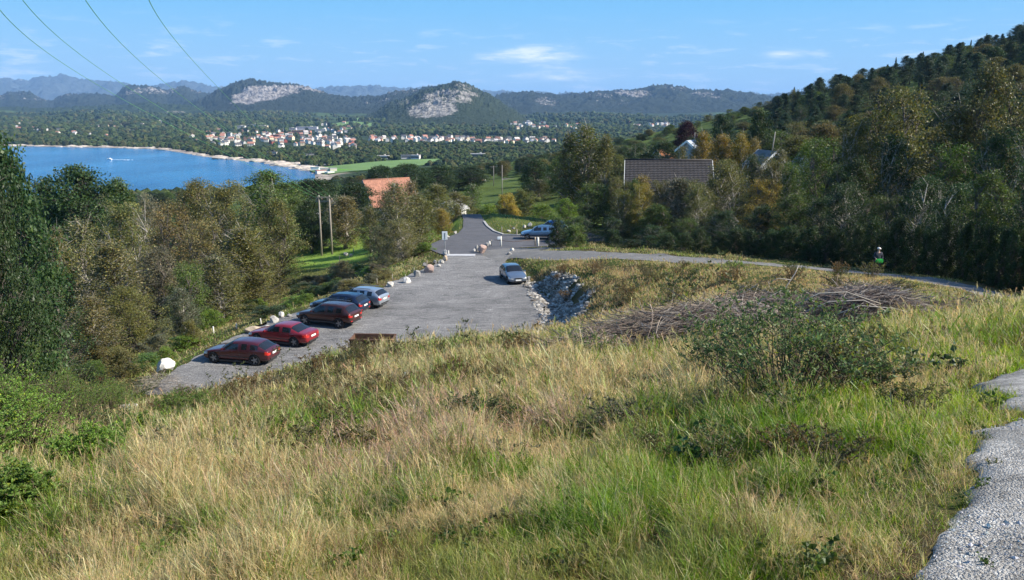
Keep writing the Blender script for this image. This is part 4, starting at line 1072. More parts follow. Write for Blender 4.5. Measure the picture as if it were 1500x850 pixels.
# bare shore rock by the harbour and along the beach: single outcrops
rk_m = simple('shore_rock', (.42, .36, .30), 1, var=.4, scale=.2, bmp=.5)
for i in range(70):
    j = RNG.integers(2, len(SHW) - 1); u = RNG.random(); x = SHW[j - 1][0] * (1 - u) + SHW[j][0] * u + RNG.uniform(-10, 10); y = SHW[j - 1][1] * (1 - u) + SHW[j][1] * u + RNG.uniform(-4, 22)
    V_, F_ = ico(2, 100 + i, 0.22); s = RNG.uniform(5, 16)
    o = link('shore_rock', fmesh('shore_rock', V_ * [s, s * .6, s * .22], F_, smooth=False), rk_m, loc=(x, y, SEA + .3))
    tag(o, 'pale bare rock hump along the far shoreline of the bay', 'rock', 'rocks along the far shoreline')
# motor boat with its wake
bx_, by_ = ray(160, 234, SEA + .3)
e = empty('motor_boat', (bx_, by_, SEA + .3), rad(168), label='small white motor boat trailing a wake on the blue bay', cat='boat')
bm = bmesh.new(); st = [(-4, 1.3, .0, 1.1), (-1, 1.4, -.1, 1.2), (2, 1.1, -.1, 1.35), (4.2, .05, .3, 1.7)]
rings = [[bm.verts.new(p) for p in [(x, -w_, h_), (x, -w_ * .6, z_), (x, w_ * .6, z_), (x, w_, h_)]] for x, w_, z_, h_ in st]
for a, b2 in zip(rings, rings[1:]):
    for k in range(4): bm.faces.new((a[k], a[(k + 1) % 4], b2[(k + 1) % 4], b2[k]))
bm.faces.new(rings[0])
bm_obj('hull', bm, simple('boat_white', (.85, .85, .85), .3), e)
bm = bmesh.new(); box(bm, (-.4, 0, 1.7), (2.6, 1.8, 1.3), bev=.2); bm_obj('cabin', bm, simple('boat_white', (.85, .85, .85), .3), e)
bm = bmesh.new(); r = random.Random(3)
for k in range(26):
    u = k / 25; box(bm, (5 + u * 30, r.uniform(-1, 1) * (1 + 3 * u), .06), (r.uniform(1.5, 3), r.uniform(.6, 1.6), .1), rz=r.uniform(-.3, .3))
tag(bm_obj('wake', bm, simple('foam', (.8, .85, .88), .8), None, (bx_, by_, SEA + .3), rad(-12)), 'white foam wake trailing behind the small motor boat', 'wake', kind='stuff')

lap('05')
# ================================================================ grass, straw and ground cover of the slope
def pw(px, py, D): return PN(px, py, D)[:2]
# patches: (x, y, radius, kind weight) in world metres
PATCH = []
def patch(px, py, D, r, k): x, y = pw(px, py, D); PATCH.append((x, y, r, k))
for a in [(850, 800, 3.4, .35, 'green'), (560, 760, 4.0, .45, 'green'), (880, 780, 3.5, .3, 'dark'), (1010, 690, 5.6, .55, 'dark'), (1030, 650, 6.3, .5, 'dark'), (480, 640, 9, 1.2, 'green'), (700, 620, 9.5, 1.2, 'green'),
          (50, 700, 9, 1.5, 'green'), (60, 800, 4.5, .6, 'green'), (330, 820, 3.6, .5, 'green'), (1250, 760, 3.7, .7, 'green'), (1330, 700, 4.6, .6, 'lime'), (1400, 600, 6.3, .7, 'lime'), (1440, 545, 7.8, .8, 'lime'), (1380, 540, 9, 1.2, 'lime'),
          (1440, 480, 15, 2.2, 'green'), (1330, 650, 6, .8, 'lime'), (1100, 780, 3.7, .6, 'green'), (1180, 720, 4.6, .8, 'green'), (450, 720, 5.4, .5, 'brown'), (700, 690, 5.8, 1.0, 'straw'), (600, 700, 5.5, .9, 'pink'), (650, 640, 8, 1.2, 'pink'), (850, 600, 10, 1.8, 'straw'),
          (1250, 590, 8.2, 1.2, 'straw'), (1000, 570, 11, 1.6, 'straw'), (300, 680, 8, 1.0, 'straw'), (200, 650, 12, 2, 'brown'), (500, 600, 13, 2.5, 'brown'), (450, 560, 20, 4, 'brown'), (600, 540, 18, 3, 'straw'), (720, 520, 19, 3, 'brown'),
          (250, 590, 22, 3, 'brown'), (300, 740, 5.6, .7, 'straw'), (1000, 800, 3.4, .35, 'lime'), (720, 780, 3.8, .45, 'straw'),
          (900, 420, 47, 6, 'gold'), (950, 400, 48, 5, 'gold'), (840, 390, 56, 5, 'gold'), (1000, 430, 40, 5, 'gold'), (1050, 395, 46, 5, 'green'), (1230, 412, 33, 3.5, 'gold'), (1150, 400, 41, 4, 'straw'), (1300, 430, 26, 3, 'straw'), (1430, 430, 27, 3, 'green'), (960, 455, 31, 4, 'gold'), (1100, 425, 30, 4, 'straw')]: patch(*a)
PAL = {'green': ((.105, .175, .022), .55, .30), 'dark': ((.035, .10, .014), .38, .10), 'lime': ((.175, .25, .030), .40, .30), 'straw': ((.345, .31, .165), .62, 1.1), 'pink': ((.35, .275, .19), .62, 1.3), 'brown': ((.115, .092, .038), .50, .55), 'gold': ((.31, .245, .125), .66, .9), 'base': ((.185, .215, .062), .50, .6)}
def grass_field(n, d0, d1, pxr, wmul, seed, dpow=1.0):
    r = np.random.default_rng(seed)
    px = r.uniform(pxr[0], pxr[1], n); D = np.exp(r.uniform(math.log(d0), math.log(d1), n)) if dpow == 1 else d0 + (d1 - d0) * r.random(n) ** dpow
    x = (px - 750) / F * D * 1.03; y = D * 0.99
    zn = zones(x, y)
    keep = (zn['lot'] > -0.15 + .5 * vnoise(x, y, .6, 2)) & (zn['path'] > -.1 + .5 * (vnoise(x, y, .6, 2) - .3)) & (zn['bank'] > -0.3 + vnoise(x, y, 1.0, 2)) & (zn['field'] > 0)
    npd = zn['npath'] + (vnoise(x, y, .45, 4) - .5) * .42
    keep &= npd > -0.03
    edge = npd
    # tufting: growth gathers in clumps
    cl_ = vnoise(x * 1.0, y * 1.0, .16, 2)
    keep &= (cl_ + 0.25 * r.random(n) > 0.36 + .16 * sstep(.55, .7, vnoise(x, y, .8, 2)))
    px_k = px[keep]; x, y, D, edge, cl_ = [q[keep] for q in (x, y, D, edge, cl_)]; n = len(x)
    names = list(PAL); W = np.zeros((n, len(names)))
    # background mix from broad noise
    a = vnoise(x + 30, y, 1.6, 4); b_ = vnoise(x, y + 60, 0.7, 3); gsc = np.clip(D / 14, 1, 4)
    a2 = vnoise(x / gsc, y / gsc, 1.1, 3)
    W[:, names.index('base')] = .50
    W[:, names.index('straw')] = 1.7 * sstep(.46, .62, a)
    W[:, names.index('green')] = 1.6 * sstep(.50, .34, a2)
    W[:, names.index('brown')] = 1.0 * sstep(.55, .70, b_)
    W[:, names.index('lime')] = 1.8 * sstep(.9, .1, edge) * (y < 9)
    for (cx, cy, rr, k) in PATCH:
        q = np.hypot(x - cx, y - cy) / rr + (b_ - .5) * .9
        W[:, names.index(k)] += 4.5 * sstep(1.25, .6, q)
    W /= W.sum(1)[:, None]
    cum = W.cumsum(1); kk = (r.random(n)[:, None] > cum).sum(1).clip(0, len(names) - 1)
    colr = np.array([PAL[q][0] for q in names])[kk]; hh = np.array([PAL[q][1] for q in names])[kk]; stalk = r.random(n) < np.array([PAL[q][2] for q in names])[kk] * 0.34
    # even in a green patch a share of dead blades, and the reverse
    f = r.random(n); colr = np.where((f < .14)[:, None], np.array(PAL['straw'][0]), colr); colr = np.where((f > .93)[:, None], np.array(PAL['green'][0]), colr)
    colr = colr * r.uniform(.65, 1.5, n)[:, None] * 1.22 * (1 + r.normal(0, .07, (n, 3)))
    z = G(x, y) - 0.02
    h = hh * r.uniform(.35, 1.1, n) * (0.65 + .7 * vnoise(x, y, .9, 2)) * np.where(edge < .9, .30 + .78 * edge.clip(0, .9), 1) * 0.50 * (0.55 + 0.9 * sstep(.35, .65, vnoise(x + 9, y, .5, 2)))
    h *= np.where(stalk, 1.35, 1.0) * (0.6 + 0.4 * cl_ / 0.5)
    h *= sstep(0.0, 2.2, D - 1.2)
    # keep the brow low enough to leave the car park in view
    h *= 1 - .8 * ((D > 26) & (px_k > 1080))
    h *= np.interp(D, [2, 4.5, 8, 13], [.42, .58, .85, 1.0])
    h *= np.where(D > 30, .45 + 1.1 * sstep(.35, .7, vnoise(x, y, 1.6, 3)), 1)
    h *= np.interp(D, [0, 12, 20, 40, 44, 70], [1, .95, .8, .7, .55, .5])
    wd = np.where(stalk, .0013, .0026) * r.uniform(.7, 1.5, n) * wmul * np.clip(D / 3.2, 1, 14) ** 0.80
    az = r.uniform(0, 6.28, n); wind = np.array([-0.22, 0.10])
    bend = h * np.where(stalk, r.uniform(.1, .55, n), r.uniform(.25, 1.1, n))
    fl = r.random(n) < .13; bend = np.where(fl, h * r.uniform(1.0, 1.9, n), bend); h = np.where(fl, h * r.uniform(.35, .7, n), h)
    dx = (np.cos(az) * .8 + wind[0]) * bend; dy = (np.sin(az) * .8 + wind[1]) * bend
    wd = wd * np.interp(D, [2, 5, 9], [.72, .85, 1]); ta = r.uniform(0, 6.28, n); sx, sy = np.cos(ta) * wd, np.sin(ta) * wd
    # face blades mostly across the view so they are not edge on
    S_ = 4; V = np.empty((n, 2 * S_, 3), np.float32)
    for i, u in enumerate((0, .4, .75, 1.0)):
        cx = x + dx * u * u; cy = y + dy * u * u; cz = z + h * (u - .18 * u * u * np.minimum(bend / (h + 1e-6), 3))
        wu = np.where(stalk, [1, .8, 1.0, 1.3][i], [1, .85, .55, .08][i])
        V[:, 2 * i, 0] = cx - sx * wu; V[:, 2 * i, 1] = cy - sy * wu; V[:, 2 * i, 2] = cz
        V[:, 2 * i + 1, 0] = cx + sx * wu; V[:, 2 * i + 1, 1] = cy + sy * wu; V[:, 2 * i + 1, 2] = cz
    b0 = np.arange(n)[:, None] * 8
    Fq = np.concatenate([b0 + np.array([0, 1, 3, 2]) + 2 * i for i in range(3)], 1).reshape(-1, 4)
    cc = np.repeat(colr[:, None, :], 8, 1)
    # seed heads: a spindle of short bristles at the top of the stalks
    i = np.where(stalk)[0]; tip = V[i, 6].astype(float); m_ = len(i); k = 8
    dirn = np.stack([dx[i], dy[i], h[i] * .7], -1); dirn /= np.linalg.norm(dirn, axis=1)[:, None] + 1e-9
    ln = (.06 + .12 * r.random(m_)) * np.interp(D[i], [2, 6], [.7, 1]) * np.clip(wmul, 1, 1.6)
    VV, CC = [], []
    for j in range(k):
        c0 = tip - dirn * (ln * (j / k))[:, None]
        rd = r.normal(size=(m_, 3)); e = c0 + (dirn * .6 + rd * .5) * (.035 * (1 + .12 * np.clip(D[i], 0, 12)))[:, None]
        s = np.cross(dirn, rd); s /= np.linalg.norm(s, axis=1)[:, None] + 1e-9; s *= (wd[i] * 1.2)[:, None]
        VV.append(np.stack([c0 - s * .5, c0 + s * .5, e + s * .5, e - s * .2], 1)); CC.append(np.repeat((colr[i] * np.array([1.15, .98, .95]))[:, None, :], 4, 1))
    VV = np.concatenate(VV).reshape(-1, 3); Fh = np.arange(len(VV)).reshape(-1, 4) + n * 8
    V = np.concatenate([V.reshape(-1, 3), VV]); Fq = np.concatenate([Fq, Fh]); cc = np.concatenate([cc.reshape(-1, 3), np.concatenate(CC).reshape(-1, 3)])
    print('grass', seed, n, len(Fq))
    return V, Fq, cc
gl_ = []
gl_.append(grass_field(420000, 1.9, 6.0, (-350, 1800), 1.0, 1))
gl_.append(grass_field(360000, 6.0, 17, (-350, 1800), 1.0, 2))
gl_.append(grass_field(190000, 17, 42, (-300, 1850), 1.0, 3))
gl_.append(grass_field(190000, 36, 98, (560, 1400), 1.0, 4))
gl_.append(grass_field(190000, 34, 140, (-250, 850), 1.1, 5))
for k_, (V_, F_, C_) in enumerate(gl_):
    o = link('grass', fmesh('grass', V_, F_, C_), M_GRASS)
    tag(o, ['green and straw coloured grass nearest to the camera', 'tall dry and green grass of the middle slope', 'dry grass and heath growth along the brow above the car park', 'golden dry grass on the mound beside the gravel track', 'rough grass and weeds on the verges around the car park and the wood edge'][k_], 'grass', kind='stuff')

lap('06')
# ================================================================ cars
def paint(name, col, metal=0.3):
    m, t, b = nmat(name)
    c = ramp(t, noise(t, 1.2, 4, objco(t)), [(0.3, tuple(q * .9 for q in col)), (0.7, tuple(q * 1.08 for q in col))])
    t.links.new(c, b.inputs['Base Color']); b.inputs['Metallic'].default_value = metal; b.inputs['Roughness'].default_value = 0.32
    b.inputs['Coat Weight'].default_value = 0.8; b.inputs['Coat Roughness'].default_value = 0.06
    return m
M_GLASS = simple('car_glass', (.012, .014, .018), .06, spec=.6)
M_RUB = simple('tyre_rubber', (.02, .02, .02), .85)
M_RIM = simple('alloy_rim', (.25, .25, .26), .35, metal=.7)
M_TAIL = simple('tail_lens', (.45, .02, .015), .15, coat=1)
M_HEAD = simple('head_lens', (.62, .64, .66), .12, metal=.3, coat=1)
M_PLATE = simple('plate_white', (.75, .75, .73), .4)
M_BLK = simple('black_plastic', (.025, .025, .027), .6)
def car(label, mat, kind, wheel_pts=None, loc=None, rz=0, L=4.4, W=1.76, H=1.45, rails=False, group='cars in the car park', rimd=.31, antenna=False, name='parked_car', reads=True):
    # t, zlow, zbelt, ztop, w, wroof
    A = [(0.0, .27, .40, .43, .72, .60), (.025, .16, .46, .50, .90, .74), (.09, .14, .52, .565, .965, .80), (.18, .14, .56, .61, .99, .82), (.255, .14, .60, .645, 1, .83), (.285, .14, .61, .67, 1, .82), (.36, .14, .62, .83, 1, .78), (.43, .14, .63, .955, 1, .76), (.455, .14, .63, .975, 1, .755), (.57, .14, .64, 1.0, 1, .755), (.59, .14, .64, 1.0, 1, .755)]
    if kind == 'sedan': A += [(.70, .14, .65, .985, 1, .74), (.735, .14, .655, .96, 1, .735), (.80, .14, .66, .83, .995, .745), (.865, .15, .665, .715, .98, .78), (.93, .16, .665, .70, .96, .78), (.985, .20, .64, .68, .89, .72), (1.0, .25, .58, .62, .80, .66)]; rw = (12, 14); sw = [(6, 9), (10, 12)]
    if kind == 'hatch': A += [(.70, .14, .655, .99, 1, .745), (.73, .14, .66, .985, 1, .74), (.80, .14, .67, .955, .995, .73), (.845, .14, .675, .93, .985, .725), (.90, .15, .68, .80, .97, .74), (.955, .17, .67, .70, .94, .78), (.99, .20, .62, .66, .88, .72), (1.0, .27, .56, .60, .80, .66)]; rw = (14, 16); sw = [(6, 9), (10, 11), (12, 14)]
    if kind in ('wagon', 'suv'): A += [(.72, .14, .655, 1.0, 1, .755), (.74, .14, .66, 1.0, 1, .755), (.86, .14, .67, .975, .99, .745), (.90, .14, .675, .955, .98, .74), (.94, .15, .68, .82, .965, .76), (.972, .17, .67, .71, .94, .79), (.992, .20, .62, .66, .90, .74), (1.0, .27, .56, .60, .83, .68)]; rw = (14, 16); sw = [(6, 9), (10, 11), (12, 13)]
    h0 = {'suv': .09}.get(kind, 0)
    zc = lambda z: z * H
    bm = bmesh.new(); R = []
    for (t_, zl, zb, zt, w_, wr) in A:
        x = L * (0.5 - t_); wb = W / 2 * w_; wt = W / 2 * wr
        if zt - zb < .06: wt = wb * .86
        zl += h0
        half = [(wb * .90, zl), (wb, zl + (zb - zl) * .28), (wb, zl + (zb - zl) * .66), (wb * .968, zb), (wt + (wb - wt) * .12, zt - .055 if zt - zb > .06 else zb + (zt - zb) * .5), (wt * .80, zt - .012), (wt * .35, zt)]
        R.append([bm.verts.new((x, -y, zc(z))) for y, z in half] + [bm.verts.new((x, y, zc(z))) for y, z in half[::-1]])
    n = 7; m2 = 14
    for i in range(len(R) - 1):
        for k in range(m2):
            f = bm.faces.new((R[i][k], R[i][(k + 1) % m2], R[i + 1][(k + 1) % m2], R[i + 1][k])); kk = k if k < 7 else 12 - k
            f.smooth = True
            if k in (3, 9):
                for q, (a, b2) in enumerate(sw):
                    if a <= i < b2: f.material_index = 1
            if k in (4, 5, 6, 7, 8) and 5 <= i < 8 and not (k in (4, 8) and False): f.material_index = 2
            if k in (4, 5, 6, 7, 8) and rw[0] <= i < rw[1]: f.material_index = 3
            if k in (2, 10) and i == len(R) - 2 or (k in (2, 10) and i == len(R) - 3): f.material_index = 4
            if k in (2, 10) and i in (0, 1): f.material_index = 5
    for r_, mi in ((R[0], 5), (R[-1], 4)):
        for i in range(6):
            f = bm.faces.new((r_[i], r_[i + 1], r_[12 - i], r_[13 - i])) if i < 6 else None
            f.smooth = True
    bmesh.ops.recalc_face_normals(bm, faces=bm.faces)
    me = bpy.data.meshes.new('body'); bm.to_mesh(me); bm.free()
    for _ in range(6): me.materials.append(mat)
    o = bpy.data.objects.new('tmp', me); COL.objects.link(o)
    md = o.modifiers.new('s', 'SUBSURF'); md.levels = 2; md.render_levels = 2
    rw_ = rimd + .035; ax = (L * (0.5 - .185), L * (0.5 - .80 if kind != 'sedan' else .5 - .79))
    cutters = []
    for xx in ax:
        cb = bmesh.new(); bmesh.ops.create_cone(cb, segments=28, radius1=rw_ + .035, radius2=rw_ + .035, depth=W * 1.4, cap_ends=True, matrix=Matrix.Translation((xx, 0, rw_ + .01)) @ Matrix.Rotation(rad(90), 4, 'X'))
        cm_ = bpy.data.meshes.new('c'); cb.to_mesh(cm_); cb.free(); co = bpy.data.objects.new('c', cm_); COL.objects.link(co); cutters.append(co)
        md = o.modifiers.new('b', 'BOOLEAN'); md.operation = 'DIFFERENCE'; md.object = co; md.solver = 'EXACT'
    bpy.context.view_layer.update()
    ev = bpy.data.meshes.new_from_object(o.evaluated_get(bpy.context.evaluated_depsgraph_get()))
    bpy.data.objects.remove(o)
    for c_ in cutters: bpy.data.objects.remove(c_)
    if wheel_pts:
        (fx_, fy_), (rx, ry) = [ray(*p, ZL) for p in wheel_pts]
        rz = math.atan2(fy_ - ry, fx_ - rx)
        mid = np.array([(fx_ + rx) / 2, (fy_ + ry) / 2]); off = np.array([math.cos(rz), math.sin(rz)]) * (-(ax[0] + ax[1]) / 2)
        side = np.array([math.sin(rz), -math.cos(rz)]) * W / 2     # right hand side of the car lies beyond
        loc = tuple(mid + off + side) + (ZL + .004,)
    e = empty(name, loc, rz, label=label, cat='car', group=None)
    # split the evaluated shell into body, glass and lamps
    def piece(pname, sel, pm, off=0.0, par=None):
        b = bmesh.new(); b.from_mesh(ev)
        bmesh.ops.delete(b, geom=[f for f in b.faces if not sel(f)], context='FACES')
        if not b.faces: b.free(); return None
        if off:
            b.normal_update()
            for v in b.verts: v.co += v.normal * off
        for f in b.faces: f.material_index = 0
        return bm_keep(pname, b, pm, par or e)
    def bm_keep(nm, b, pm, par):
        m_ = bpy.data.meshes.new(nm); b.to_mesh(m_); b.free(); m_.materials.append(pm); oo = bpy.data.objects.new(nm, m_); COL.objects.link(oo); oo.parent = par; return oo
    rear = lambda f: f.material_index == 4 and f.calc_center_median().x < 0
    body = piece('body', lambda f: f.material_index == 0 or f.material_index > 5, mat)
    for sgn in (-1, 1):
        for (a, b2) in sw:
            xa, xb = L * (.5 - A[a][0]), L * (.5 - A[b2][0])
            piece('side_window', lambda f: f.material_index == 1 and f.calc_center_median().y * sgn > 0 and xb < f.calc_center_median().x < xa, M_GLASS, -.006)
        piece('taillight', lambda f: f.material_index == 4 and f.calc_center_median().y * sgn > 0, M_TAIL, .004)
        piece('headlight', lambda f: f.material_index == 5 and f.calc_center_median().y * sgn > 0, M_HEAD, .004)
    piece('windshield', lambda f: f.material_index == 2, M_GLASS, -.006)
    piece('rear_window', lambda f: f.material_index == 3, M_GLASS, -.006)
    def bp(nm, bxs, pm, par=None, **k):
        b = bmesh.new()
        for (c, s) in bxs: box(b, c, s, **k)
        return bm_obj(nm, b, pm, par or e)
    bp('underbody', [((0, 0, zc(.14 + h0) + .05), (L * .93, W * .62, .16))], M_BLK)
    tz = zc(A[-1][2]) * .93
    bp('licence_plate', [((-L / 2 - .004, 0, zc(.50)), (.03, .50, .11))], M_PLATE); bp('licence_plate', [((L / 2 + .004, 0, zc(.30)), (.03, .50, .11))], M_PLATE)
    bp('tailgate_trim', [((-L / 2 + .000, 0, zc(.285)), (.05, W * .60, .09))], M_BLK)
    bp('grille', [((L / 2 - .02, 0, zc(.40)), (.06, W * .34, .11)), ((L / 2 - .01, 0, zc(.21) + .02), (.06, W * .44, .10))], M_BLK)
    for sgn in (-1, 1):
        bp('sill', [((0, sgn * (W / 2 - .01), zc(.16 + h0)), (L * .46, .05, .09))], M_BLK)
        bp('mirror', [((L * .17, sgn * (W / 2 + .06), zc(.67)), (.10, .20, .13))], mat, bev=.03)
        for xx in (.02, -.185): bp('door_handle', [((L * xx, sgn * (W / 2 + .008), zc(.565)), (.16, .03, .03))], mat)
        bp('door_seam', [((L * x_, sgn * (W / 2 - .001), zc(.40)), (.008, .01, zc(.44))) for x_ in (.215, -.08, -.235)] + [((L * .0, sgn * (W / 2 + .002), zc(.36)), (L * .44, .014, .035))], M_BLK)
        if rails: bp('roof_rail', [((-L * .10, sgn * W * .365, zc(1.0) + .025), (L * .42, .035, .04))], M_RIM if rails == 2 else M_BLK)
        if kind == 'suv': bp('taillight_glow_bar', [((-L / 2 + .03, sgn * W * .33, zc(.33)), (.05, .22, .05))], M_TAIL)
    for xx in ax:
        for sgn in (-1, 1):
            w_ = bmesh.new(); k = 28; prof = [(rimd * .70, -.10), (rimd + .02, -.105), (rw_, -.075), (rw_, .075), (rimd + .02, .105), (rimd * .70, .10)]
            rr = [[w_.verts.new((r0 * math.cos(2 * math.pi * j / k), d, r0 * math.sin(2 * math.pi * j / k))) for j in range(k)] for r0, d in prof]
            for a, b2 in zip(rr, rr[1:] + rr[:1]):
                for j in range(k): w_.faces.new((a[j], a[(j + 1) % k], b2[(j + 1) % k], b2[j])).smooth = True
            wo = bm_obj('wheel', w_, M_RUB, e, (xx, sgn * (W / 2 - .125), rw_))
            q = bmesh.new()
            for j in range(5):
                a = 2 * math.pi * j / 5; M_ = Matrix.Rotation(a, 4, 'Y') @ Matrix.Translation((rimd * .45, sgn * .07, 0)) @ Matrix.Diagonal((rimd * .75, .03, .085, 1)); bmesh.ops.create_cube(q, size=1, matrix=M_)
            bmesh.ops.create_cone(q, segments=16, radius1=.06, radius2=.06, depth=.05, cap_ends=True, matrix=Matrix.Translation((0, sgn * .07, 0)) @ Matrix.Rotation(rad(90), 4, 'X'))
            ring = [[q.verts.new((r0 * math.cos(2 * math.pi * j / k), d * sgn, r0 * math.sin(2 * math.pi * j / k))) for j in range(k)] for r0, d in ((rimd * .70, .03), (rimd * .74, .095), (rimd * .84, .10), (rimd * .84, .03))]
            for a, b2 in zip(ring, ring[1:]):
                for j in range(k): q.faces.new((a[j], a[(j + 1) % k], b2[(j + 1) % k], b2[j]))
            bm_obj('rim', q, M_RIM, wo)
            q = bmesh.new(); bmesh.ops.create_cone(q, segments=20, radius1=rimd * .7, radius2=rimd * .7, depth=.05, cap_ends=True, matrix=Matrix.Rotation(rad(90), 4, 'X')); bm_obj('brake_disc', q, M_BLK, wo)
    return e
CAR1 = car('dark maroon hatchback, nearest of the parked row, nose to the woods', paint('paint_maroon', (.075, .010, .014)), 'hatch', [(309, 532), (377, 537)], L=4.45, W=1.75, H=1.43)
car('bright red saloon parked between the maroon hatchback and the bronze crossover', paint('paint_red', (.24, .012, .018)), 'sedan', [(370, 503), (437, 510)], L=4.6, W=1.76, H=1.40)
car('bronze brown crossover with large alloy wheels parked beside the navy off-roader', paint('paint_bronze', (.075, .022, .016), .5), 'suv', [(441, 476), (501, 482.5)], L=4.65, W=1.83, H=1.66, rimd=.34, rails=2)
car('navy blue off-roader mostly hidden behind the bronze crossover', paint('paint_navy', (.012, .02, .05)), 'suv', [(462, 460.5), (515, 465)], L=4.45, W=1.82, H=1.62, rimd=.33, rails=1)
car('silver grey estate car at the far end of the parked row', paint('paint_silver', (.36, .40, .45), .6), 'wagon', [(493, 448), (543, 453)], L=4.6, W=1.76, H=1.50, rails=2)
x6, y6 = ray(751, 411, ZL)
car('grey blue hatchback standing alone facing the camera in the open car park', paint('paint_greyblue', (.16, .20, .26), .6), 'hatch', None, (x6, y6, ZL + .004), rad(-76), L=4.25, W=1.76, H=1.47, name='car')
x7, y7 = ray(790, 350, ZL)
car('light blue crossover half hidden behind the bushes at the upper parking place', paint('paint_lightblue', (.10, .19, .32), .4), 'suv', None, (x7, y7, ZL + .02), rad(176), L=4.5, W=1.8, H=1.65, rails=1)
x8, y8 = ray(806, 343, ZL)
car('bright blue van roof showing behind the light blue crossover', paint('paint_blue', (.02, .13, .36), .1), 'wagon', None, (x8, y8, ZL + .02), rad(172), L=4.3, W=1.8, H=1.75)

lap('07')
# ================================================================ boulders, sign, posts, poles, houses, person
STONE = {'pale': (.40, .38, .35), 'pink': (.38, .27, .23), 'grey': (.22, .215, .21), 'white': (.54, .52, .49), 'tan': (.42, .33, .24)}
for k_, v_ in STONE.items(): simple('stone_' + k_, v_, .95, var=.3, scale=3, bmp=.7)
def stone(px, py, wpx, hpx, col, label, group=None, z=None, name='boulder', seed=None, dz=0):
    x, y = ray(px, py, ZL)
    if z == 'g':      # on sloping ground: march along the view
        x, y, _ = hitg(px, py, 3, 120)
    zz = g(x, y); sw = wpx / F * y / 2; sh = hpx / F * y
    r = np.random.default_rng(int(px * 7 + py) if seed is None else seed)
    V_, F_ = ico(3, int(px + py), 0.0)
    for _ in range(16):                                   # flat broken faces
        d = r.normal(size=3); d /= np.linalg.norm(d); c_ = r.uniform(.52, .85); q = V_ @ d; V_ = V_ - np.maximum(q - c_, 0)[:, None] * d
    V_ += (r.random(V_.shape) - .5) * .05; V_[:, 2] *= .5; V_[:, 2] += .36
    o = link(name, fmesh(name, V_ * [sw, sw * .8, sh / .86], F_), simple('stone_' + col, None), loc=(x, y, zz + dz), rotz=r.uniform(0, .8))
    return tag(o, label, 'rock', group)
gs = 'boulders lining the car park edge'
for px, py, w_, h_, c_, l_ in [
 (572, 420, 14, 9, 'pale', 'pale boulder next to the silver estate car'), (596, 414, 15, 12, 'white', 'whitish boulder second from the silver estate car'), (611, 405, 13, 14, 'grey', 'grey upright boulder third from the silver estate car'),
 (629, 399, 17, 13, 'pink', 'large pink boulder in the row along the car park'), (643, 391, 8, 6, 'pale', 'small pale stone right of the pink boulder'), (647, 386, 8, 7, 'pale', 'small pale stone near the signboard'), (653, 382, 9, 9, 'tan', 'tan stone closest below the signboard'),
 (637, 386, 8, 8, 'grey', 'grey stone behind the small pale stones'), (652, 373, 9, 9, 'white', 'white stone at the foot of the signboard'), (622, 390, 9, 8, 'grey', 'grey stone behind the large pink boulder'),
 (401, 472, 16, 12, 'pale', 'pale boulder in front of the navy off-roader'), (412, 464, 12, 9, 'white', 'white boulder behind the bonnet of the bronze crossover'), (372, 488, 30, 12, 'tan', 'wide tan boulder in front of the red saloon'), (391, 481, 14, 8, 'pale', 'flat pale boulder between the saloon and crossover noses'),
 (243, 543, 34, 24, 'white', 'big white boulder left of the maroon hatchback'), (424, 464, 10, 6, 'grey', 'small grey stone by the navy off-roader nose'),
 (706, 371, 15, 17, 'pink', 'large reddish boulder beside the concrete strip'), (699, 369, 6, 12, 'grey', 'dark stone leaning on the large reddish boulder'), (713, 363, 8, 10, 'grey', 'dark grey stone behind the reddish boulder'), (717, 358, 7, 7, 'white', 'white stone on top end of the road side stone row'),
 (695, 368, 5, 5, 'white', 'small white stone at the end of the concrete strip'), (750, 372, 8, 7, 'white', 'white stone alone at the corner of track and car park'), (746, 377, 9, 5, 'grey', 'flat grey stone below the white corner stone'),
 (776, 334, 8, 7, 'white', 'white rock on the bank left of the blue cars'), (768, 336, 6, 5, 'pale', 'small pale rock on the bank above the kerb'), (745, 341, 7, 5, 'pale', 'pale stone on the kerb line of the upper parking'), (752, 338, 6, 4, 'grey', 'grey stone on the kerb line of the upper parking'),
 (763, 398, 5, 5, 'white', 'white stone behind the grey blue hatchback'), (768, 402, 7, 6, 'pale', 'pale stone right behind the grey blue hatchback'), (774, 410, 9, 8, 'grey', 'grey rock beside the grey blue hatchback wheel')]:
    stone(px, py, w_, h_, c_, l_)
for px, py, w_, h_, c_, l_ in [(655, 350, 9, 5, 'pale', 'flat pale rock on the verge above the signboard'), (667, 343, 7, 4, 'pale', 'small pale rock on the verge by the road edge'), (505, 346, 8, 6, 'pale', 'pale rock at the top edge of the field'), (514, 376, 8, 4, 'pale', 'flat pale rock near the lower field edge')]:
    stone(px, py, w_, h_, c_, l_, z='g')
for px, py, w_, h_, c_, l_ in [(612, 556, 50, 9, 'white', 'flat whitish rock slab in the brown growth of the brow'), (632, 560, 30, 7, 'tan', 'tan rock edge next to the whitish slab'), (186, 603, 34, 10, 'pale', 'pale bare rock slab low at the left'), (955, 545, 34, 14, 'tan', 'mossy rock below the pale log'), (330, 630, 60, 8, 'grey', 'flat grey rock half sunk in the grass'),
                                 (868, 432, 12, 7, 'pale', 'pale rock on top of the rubble bank'), (842, 412, 9, 6, 'white', 'white rock at the upper end of the rubble bank'), (1090, 433, 22, 14, 'grey', 'dark grey rock beside the brush heap')]:
    stone(px, py, w_, h_, c_, l_, z='g', name='rock_slab' if w_ > 28 else 'boulder', dz=.05)
